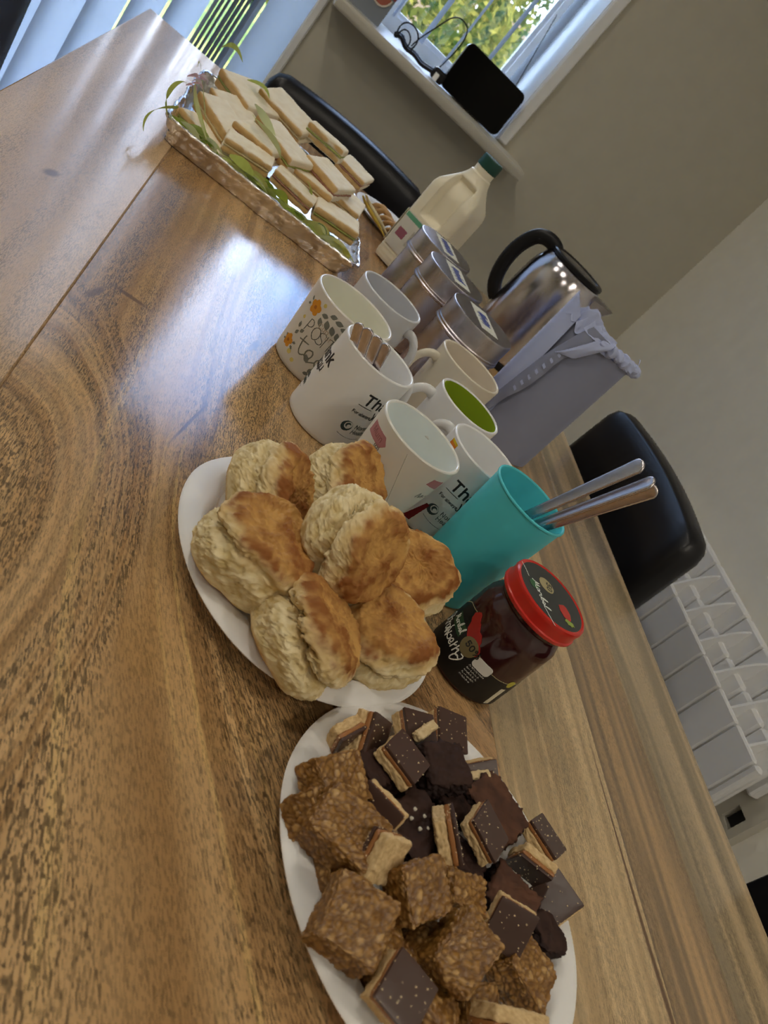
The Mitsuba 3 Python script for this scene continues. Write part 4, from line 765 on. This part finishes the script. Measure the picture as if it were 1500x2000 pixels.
SW = [  # top front edge from A to B, depth, thickness, lean, label
 ((-.036, 1.255, .780), (.038, 1.215, .773), .050, .022, -.05, 'sandwich at the left front corner of the tray under strands of lettuce'),
 ((-.029, 1.315, .800), (.033, 1.250, .792), .055, .030, .12, 'sandwich with a broad brown crust, second from the left corner'),
 ((-.019, 1.365, .803), (.035, 1.305, .794), .065, .022, .18, 'thin sandwich slice leaning behind the broad-crusted one'),
 ((-.023, 1.435, .820), (.040, 1.370, .815), .075, .030, .15, 'rearmost sandwich at the left back corner of the tray'),
 ((.033, 1.215, .798), (.107, 1.215, .806), .045, .022, .05, 'pale-crusted finger sandwich at the front left of the middle'),
 ((.031, 1.280, .807), (.100, 1.250, .813), .055, .026, .10, 'sandwich with lettuce hanging over it behind the pale front finger'),
 ((.054, 1.330, .824), (.125, 1.255, .822), .050, .026, .15, 'long curved sandwich finger slanting down in the middle of the tray'),
 ((.040, 1.440, .834), (.129, 1.390, .832), .060, .024, .25, 'sandwich at the back of the tray in front of the black chair'),
 ((.142, 1.300, .833), (.206, 1.268, .829), .080, .026, .02, 'sandwich with a ridged white top in the right half of the tray'),
 ((.127, 1.410, .852), (.196, 1.380, .857), .022, .026, .10, 'topmost sandwich lying across the back of the ridged one'),
 ((.135, 1.270, .812), (.205, 1.258, .816), .055, .022, .03, 'sandwich holding a scrap of lettuce under the ridged one'),
 ((.112, 1.225, .804), (.184, 1.215, .801), .040, .022, .05, 'finger sandwich at the front middle of the tray'),
 ((.187, 1.215, .803), (.262, 1.215, .810), .060, .024, .03, 'finger sandwich at the right front corner of the tray'),
 ((.203, 1.310, .812), (.262, 1.300, .811), .075, .020, .05, 'white sandwich slice at the right side behind the corner finger'),
 ((.200, 1.430, .836), (.256, 1.410, .834), .060, .020, .08, 'white sandwich slice at the right back of the tray'),
]
def bread(L, D, th, seed, crust_front=True):
    m = rgrid((L / 2, D / 2, th / 2), min(.0045, th * .42), (26, 18, 6)); m = displace(m, .0012, 70, 2, seed); m = displace(m, .0004, 400, 2, seed + 1)
    P = m.vertices; f = np.clip((-P[:, 1] / (D / 2) - .90 + .12 * nz(P, 90, 2, seed)) / .06, 0, 1); e = np.clip((np.abs(P[:, 0]) / (L / 2) - .97) / .02, 0, 1) * .25
    n_ = nz(P, 130, 3, seed + 2)
    c = lerp((.72, .64, .48), (.80, .74, .60), .5 + n_ * 1.5); br = lerp((.62, .42, .19), (.47, .275, .10), .45 + n_ * 1.4); f = np.maximum(f, e)[:, None]
    return m, c * (1 - f) + br * f
for i, (A, B, D, th, lean, lab) in enumerate(SW):
    k = thing('sandwich', lab, 'sandwich', 'sandwiches in the foil tray'); A, B = np.array(A), np.array(B)
    ex = (B - A) / np.linalg.norm(B - A); ey = np.cross((0, 0, 1), ex); ey /= np.linalg.norm(ey); ez = np.cross(ex, ey); Rm = Rot.from_matrix(np.stack([ex, ey, ez], 1)) * Rot.from_euler('x', lean)
    L = np.linalg.norm(B - A); M = T4((A + B) / 2, Rm); h = th * .46
    if th < .0215 and i in (2, 13, 14):
        m, c = bread(L, D, h, 100 + i); m.apply_translation((0, D / 2, -h / 2)); put('bread', m, 'm_bread', k, smooth=True, color=c, M=M)
    else:
        m, c = bread(L, D, h, 100 + i); m.apply_translation((0, D / 2, -h / 2)); put('bread', m, 'm_bread', k, smooth=True, color=c, M=M)
    m, c = bread(L * .985, D * .97, h, 200 + i); m.apply_translation((0, D / 2 + .001, -th + h / 2)); put('bread', m, 'm_bread', k, smooth=True, color=c, M=M)
    m = displace(rgrid((L / 2 * .97, D / 2 * .97, th * .07), th * .05, (20, 14, 2)), .0008, 160, 2, i); m.apply_translation((0, D / 2, -th / 2)); put('filling', m, 'm_vcs', k, smooth=True, M=M, color=const(m, [(.30, .32, .08), (.62, .50, .28), (.35, .16, .10)][i % 3]))
# lettuce, cucumber, onion
scene['m_leafy'] = dict(type='principledthin', base_color=dict(type='mesh_attribute', name='vertex_color'), roughness=.4, diff_trans=.7, spec_trans=0.)
def ribbon(pts, w, seed, curl=.5):
    p = spline(pts, 22); n_ = len(p); t = np.gradient(p, axis=0); t /= np.linalg.norm(t, axis=1, keepdims=True)
    a = np.cross(t, (0, 0, 1)); a /= np.linalg.norm(a, axis=1, keepdims=True) + 1e-9; b = np.cross(a, t); ph = np.linspace(0, 3 * curl, n_)[:, None] + seed
    d = a * np.cos(ph) + b * np.sin(ph); ww = w * np.sin(np.linspace(.15, PI - .1, n_))[:, None]
    return np.stack([p - d * ww, p + b * .12 * w * np.sin(np.arange(n_) * 1.7 + seed)[:, None], p + d * ww], 1)
def strip_mesh(P):
    n_, k_ = P.shape[:2]; i = np.arange(n_ * k_).reshape(n_, k_); q = np.stack([i[:-1, :-1], i[1:, :-1], i[1:, 1:], i[:-1, 1:]], -1).reshape(-1, 4)
    return trimesh.Trimesh(P.reshape(-1, 3), np.vstack([q[:, [0, 1, 2]], q[:, [0, 2, 3]]]), process=False)
ms, cs = [], []
def shred(pts, w, col, seed, curl=.4):
    m = strip_mesh(ribbon(pts, w, seed, curl)); ms.append(m); cs.append(const(m, col))
G1, G2, G3 = (.42, .48, .13), (.58, .60, .28), (.25, .34, .05)
rng = np.random.default_rng(12)
for i in range(58):
    x = rng.uniform(-.02, .26); y = rng.uniform(1.186, 1.206); a = rng.uniform(-.5, .5); L = rng.uniform(.015, .032)
    shred([(x - L * math.cos(a), y - .3 * L * math.sin(a), T0 + .017 + .012 * rng.random()), (x, y, T0 + .026 + .010 * rng.random()), (x + L * math.cos(a), y + .3 * L * math.sin(a), T0 + .016 + .014 * rng.random())], rng.uniform(.002, .0065), (G1, G2, G3, (.60, .60, .30), (.50, .50, .16))[i % 5], i)
for pts, w, col in (([(-.036, 1.20, .79), (-.050, 1.150, .79), (-.058, 1.125, .775), (-.052, 1.115, .762)], .0035, G1), ([(-.040, 1.17, .782), (-.052, 1.16, .805), (-.050, 1.19, .82), (-.042, 1.215, .818)], .0030, G1), ([(-.046, 1.33, .82), (-.036, 1.27, .83), (-.010, 1.235, .806), (.008, 1.205, .792)], .0022, G2),
      ([(-.035, 1.28, .815), (-.020, 1.22, .806), (.008, 1.195, .788), (.020, 1.19, .78)], .0030, G2), ([(-.028, 1.27, .80), (.0, 1.21, .792), (.024, 1.195, .78)], .0040, G1), ([(.050, 1.30, .825), (.070, 1.275, .826), (.098, 1.262, .822), (.112, 1.255, .812)], .0075, G2), ([(.045, 1.33, .832), (.065, 1.30, .832), (.090, 1.275, .828)], .006, (.62, .66, .36)),
      ([(.020, 1.44, .83), (.045, 1.42, .842), (.060, 1.40, .838)], .006, G1), ([(.160, 1.255, .812), (.170, 1.246, .808), (.176, 1.244, .800)], .006, G1), ([(-.04, 1.44, .83), (-.02, 1.47, .85), (.0, 1.46, .842)], .004, G1), ([(.05, 1.193, .786), (.075, 1.19, .789), (.10, 1.192, .782)], .009, (.46, .52, .13)), ([(.225, 1.190, .785), (.245, 1.187, .786), (.266, 1.189, .779)], .009, (.60, .55, .13)), ([(.12, 1.19, .786), (.135, 1.188, .790), (.15, 1.192, .784)], .006, (.36, .42, .06))):
    shred(pts, w, col, len(ms))
single('shredded_lettuce', cat(*ms), 'm_leafy', 'shredded green lettuce strewn among the sandwiches in the foil tray', 'lettuce', smooth=True, color=np.vstack(cs)); tag('shredded_lettuce', kind='stuff')
ms, cs = [], []
for i in range(9):
    x, y, z = -.040 + rng.uniform(-.006, .012), 1.315 + rng.uniform(-.03, .03), .800 + rng.uniform(0, .014)
    shred([(x - .008, y - .006, z), (x, y, z + .006), (x + .008, y + .008, z)], .0026, (.62, .42, .46) if i % 3 else (.70, .62, .62), i, 1.)
single('onion_pieces', cat(*ms), 'm_leafy', 'pink onion pieces at the left end of the foil tray', 'onion', smooth=True, color=np.vstack(cs)); tag('onion_pieces', kind='stuff')
for i, (x, y, z, a) in enumerate(((.100, 1.196, .775, .9), (.208, 1.197, .777, 1.1), (.232, 1.199, .774, .9))):
    kk = thing('cucumber_slice', ('dark green cucumber slice in the middle of the front of the foil tray', 'cucumber slice leaning at the right front of the foil tray, left one of two', 'cucumber slice leaning at the right front of the foil tray, right one of two')[i], 'cucumber', 'cucumber slices in the tray')
    M = T4((x, y, z), Rot.from_euler('x', a) * rz(i)); put('flesh', lathe([(0, -.0015), (.0125, -.0015), (.0125, .0015), (0, .0015)], 40), two(pr((.36, .38, .13), .4)), kk, smooth=30, M=M); put('skin', lathe([(.0124, -.0016), (.0138, -.0014), (.0138, .0014), (.0124, .0016)], 40), two(pr((.035, .085, .012), .35)), kk, smooth=30, M=M)

# ================================================================ the second plate behind the tray
k = thing('plate', 'white paper plate half hidden behind the milk bottle with brown strips on it', 'plate')
put('dish', lathe([(0, .002), (.062, .002), (.070, .008), (.078, .011), (.088, .012), (.0885, .0112), (.078, .0098), (.070, .006), (.063, .0005), (0, .0005)], 80), 'm_plate', k, smooth=40, M=T4((.388, 1.640, T0)))
for i in range(5):
    x0, y0 = .346 + .007 * i, 1.605 - .022 * i
    pts = [(x0 - .008, y0 + .030, .766), (x0 + .014, y0 + .012, .777 + .002 * (i % 2)), (x0 + .034, y0 + .002, .772), (x0 + .056, y0 - .006, .777), (x0 + .078, y0 - .004, .768)]
    m = tube(spline(pts, 26), .0095 - .0004 * i, 10, flat=.55); m = displace(m, .0015, 90, 2, i); single('brown_strip', m, 'm_food', f'golden-brown wavy strip on the paper plate behind the milk, {("rearmost", "second from the back", "middle one", "second from the front", "foremost")[i]} of five', 'food strip', 'brown strips on the paper plate', smooth=True, color=lerp((.52, .31, .12), (.38, .19, .06), .5 + 1.5 * nz(m.vertices, 140, 2, i)))
pts = spline([(.285, 1.500, .798), (.300, 1.512, .788), (.325, 1.520, .778), (.352, 1.524, .768), (.366, 1.522, .762)], 24)
P = np.stack([pts + np.array([(-.004, -.010, -.004)]), pts + np.array([(0, 0, .004)]), pts + np.array([(.008, .012, .005)])], 1)
kk = thing('food_wedge', 'thin yellow-edged wedge leaning beside the right end of the foil tray', 'wedge')
m = tube(pts + np.array([.004, .007, .002]), .0085 * np.sin(np.linspace(.35, PI - .25, 24)), 10, flat=.5); put('flesh', m, 'm_vcs', kk, smooth=True, color=const(m, (.72, .62, .36)))
m = tube(pts + np.array([-.001, -.002, -.001]), .0075 * np.sin(np.linspace(.35, PI - .25, 24)), 10, flat=.5); put('rind', m, 'm_vcs', kk, smooth=True, color=const(m, (.60, .40, .05)), label='yellow rind')

# ================================================================ on the window sill
SZ = .9655
k = thing('smart_display', 'black tablet-like device with a rounded screen standing on the window sill', 'display')
g = sbox(-.098, .098, 0, .122).buffer(-.016).buffer(.016, quad_segs=6)
def upright(m, x, y, z, tilt=-.12, yaw=0.):
    m = mesh_of(m).copy(); m.apply_transform(T4((x, y, z), rz(yaw) * Rot.from_euler('x', PI / 2 + tilt))); return m
put('casing', upright(extr(g, .009), .503, 2.285, SZ + .002), 'm_black', k, smooth=30)
put('screen', upright(extr(g.buffer(-.0012), .0006), .503, 2.2852 - .0096, SZ + .0031), 'm_blackgloss', k, smooth=30, label='glossy black screen')
ring = g.difference(g.buffer(-.0022)); put('bezel', upright(extr(ring, .0085), .503, 2.2935, SZ + .001), 'm_steel', k, smooth=30, label='bright metal back edge')
put('stand', cbox(.45, .555, 2.29, 2.36, SZ, SZ + .022, .006), 'm_white', k)
single('aerial', tube([(.592, 2.345, SZ), (.568, 2.325, SZ + .13), (.526, 2.29, 1.262)], np.array([.0018, .0014, .001]), 6), 'm_black', 'thin black aerial leaning in the right corner of the window', 'aerial')
cab = spline([(.385, 2.30, SZ + .01), (.392, 2.30, 1.05), (.375, 2.29, 1.103), (.345, 2.28, 1.104), (.318, 2.27, 1.06), (.300, 2.27, 1.01), (.296, 2.275, .985)], 40)
single('cable_loop', tube(cab, .0018, 6), 'm_black', 'thin grey cable arching in a loop left of the black display', 'cable', smooth=True)
pts = spline([(.245, 2.24, SZ + .016), (.262, 2.25, SZ + .022), (.285, 2.26, SZ + .012), (.31, 2.262, SZ + .014), (.335, 2.265, SZ + .010), (.36, 2.262, SZ + .014), (.385, 2.27, SZ + .014), (.40, 2.275, SZ + .010)], 40)
k = thing('power_cable', 'bundle of black power cable and plug lying along the window sill', 'cable')
put('lead', tube(pts, .0055, 8), 'm_black', k, smooth=True); put('lead', tube(pts + np.array([0, -.008, -.003]), .0045, 8), 'm_black', k, smooth=True)
put('coil', tube(spline([(.25, 2.25, SZ + .015), (.258, 2.25, SZ + .055), (.28, 2.255, SZ + .055), (.298, 2.26, SZ + .015)], 24), .0020, 6), 'm_black', k, smooth=True)
put('coil', tube(spline([(.252, 2.24, SZ + .012), (.264, 2.24, SZ + .040), (.278, 2.245, SZ + .034), (.284, 2.25, SZ + .008)], 24), .0018, 6), 'm_black', k, smooth=True)
put('plug', rbox(.388, 2.262, SZ + .016, .036, .026, .030, .006), 'm_black', k, smooth=True)
single('paper_tag', upright(extr(sbox(-.006, .006, 0, .018), .001), .382, 2.243, SZ + .002, -.3), 'm_white', 'small white tag beside the black plug on the sill', 'tag')
k = thing('card', 'blue-grey card with a red and cream bowl picture at the left end of the sill', 'card')
put('panel', upright(extr(sbox(-.105, 0, 0, .16), .006), .203, 2.235, SZ, -.02), two(pr((.20, .23, .27), .6)), k, smooth=False)
def half_disc(r): return Polygon([(r * math.cos(a), r * math.sin(a) * 1.05) for a in np.linspace(PI, 2 * PI, 18)])
put('bowl_print', upright(extr(half_disc(.026), .0006), .172, 2.2285, SZ + .062, -.02), two(pr((.62, .55, .48), .5)), k, smooth=False, label='cream bowl outline')
put('bowl_print', upright(extr(half_disc(.022), .0010), .172, 2.2284, SZ + .062, -.02), two(pr((.34, .09, .055), .5)), k, smooth=False, label='red bowl')
put('bowl_print', upright(extr(sbox(.004, .03, 0, .02), .0010), .172, 2.2284, SZ + .066, -.02), two(pr((.30, .04, .05), .5)), k, smooth=False)

# ================================================================ the garden
scene['m_leaf'] = dict(type='principledthin', base_color=dict(type='mesh_attribute', name='vertex_color'), roughness=.45, diff_trans=.9, spec_trans=0.)
def shrub(x, y, r, h, n, label, c0, c1, seed, name='shrub', size=.06, z0=-.2):
    rng = np.random.default_rng(seed); k = thing(name, label, 'shrub' if name == 'shrub' else 'tree', 'garden plants')
    d = rng.normal(size=(n, 3)); d /= np.linalg.norm(d, axis=1, keepdims=True); rad = rng.uniform(.55, 1, n) ** .5 * (1 + .18 * (meshkit.fbm(d * 2.2 + seed, 3, seed) - .5) * 2)
    p = d * rad[:, None] * (r, r, h / 2) + (x, y, z0 + h / 2 + .05)
    e = rng.normal(size=(n, 3)); e /= np.linalg.norm(e, axis=1, keepdims=True); f = np.cross(e, rng.normal(size=(n, 3))); f /= np.linalg.norm(f, axis=1, keepdims=True); s = rng.uniform(.6, 1.3, n)[:, None] * size
    V = np.stack([p - e * s, p - f * s * .45, p + e * s, p + f * s * .45], 1).reshape(-1, 3); i = np.arange(n)[:, None] * 4
    F = np.vstack([i + [0, 1, 2], i + [0, 2, 3]]); t = rng.random(n); c = np.repeat(lerp(c0, c1, t), 4, 0)
    put('foliage', trimesh.Trimesh(V, F, process=False), 'm_leaf', k, smooth=False, color=c, kind='stuff')
    put('trunk', tube([(x, y, z0), (x + .03, y, z0 + h * .35), (x, y + .03, z0 + h * .7)], np.array([.07, .05, .025]) * max(.5, r / 1.2), 8), two(pr((.12, .08, .05), .9)), k, smooth=True)
YG, DG, LG = (.19, .20, .035), (.030, .06, .014), (.12, .16, .035)
shrub(.6, 7.2, 1.0, 2.2, 7000, 'sunlit yellow-green bush filling the middle of the small window', DG, (.25, .23, .05), 1, size=.05)
shrub(2.5, 9.6, 1.4, 3.1, 8000, 'sunlit green bush at the right side of the small window', (.035, .075, .02), (.19, .20, .04), 2, size=.065)
shrub(-1.6, 7.4, 1.0, 1.9, 3000, 'green bush seen between the slats of the patio door', DG, YG, 3, size=.08)
shrub(-4.2, 8.0, 1.2, 2.2, 1800, 'green bush behind the left half of the patio blind', DG, LG, 4, size=.1)
shrub(5.3, 8.2, 1.1, 2.6, 2200, 'dark green tree behind the window to the right', (.03, .06, .02), (.12, .15, .035), 5, name='tree', size=.1)
shrub(-8.2, 9.2, 1.3, 2.8, 1800, 'green tree far to the left of the patio door', DG, LG, 6, name='tree', size=.12)
k = thing('garden_fence', 'long wooden garden fence behind the bushes', 'fence')
for i in range(14):
    put('panel', cbox(-14 + 2.0 * i, -12.03 + 2.0 * i, 12.4, 12.45, -.2, 1.6, .01), two(pr((.22, .16, .11), .9)), k, smooth=False)
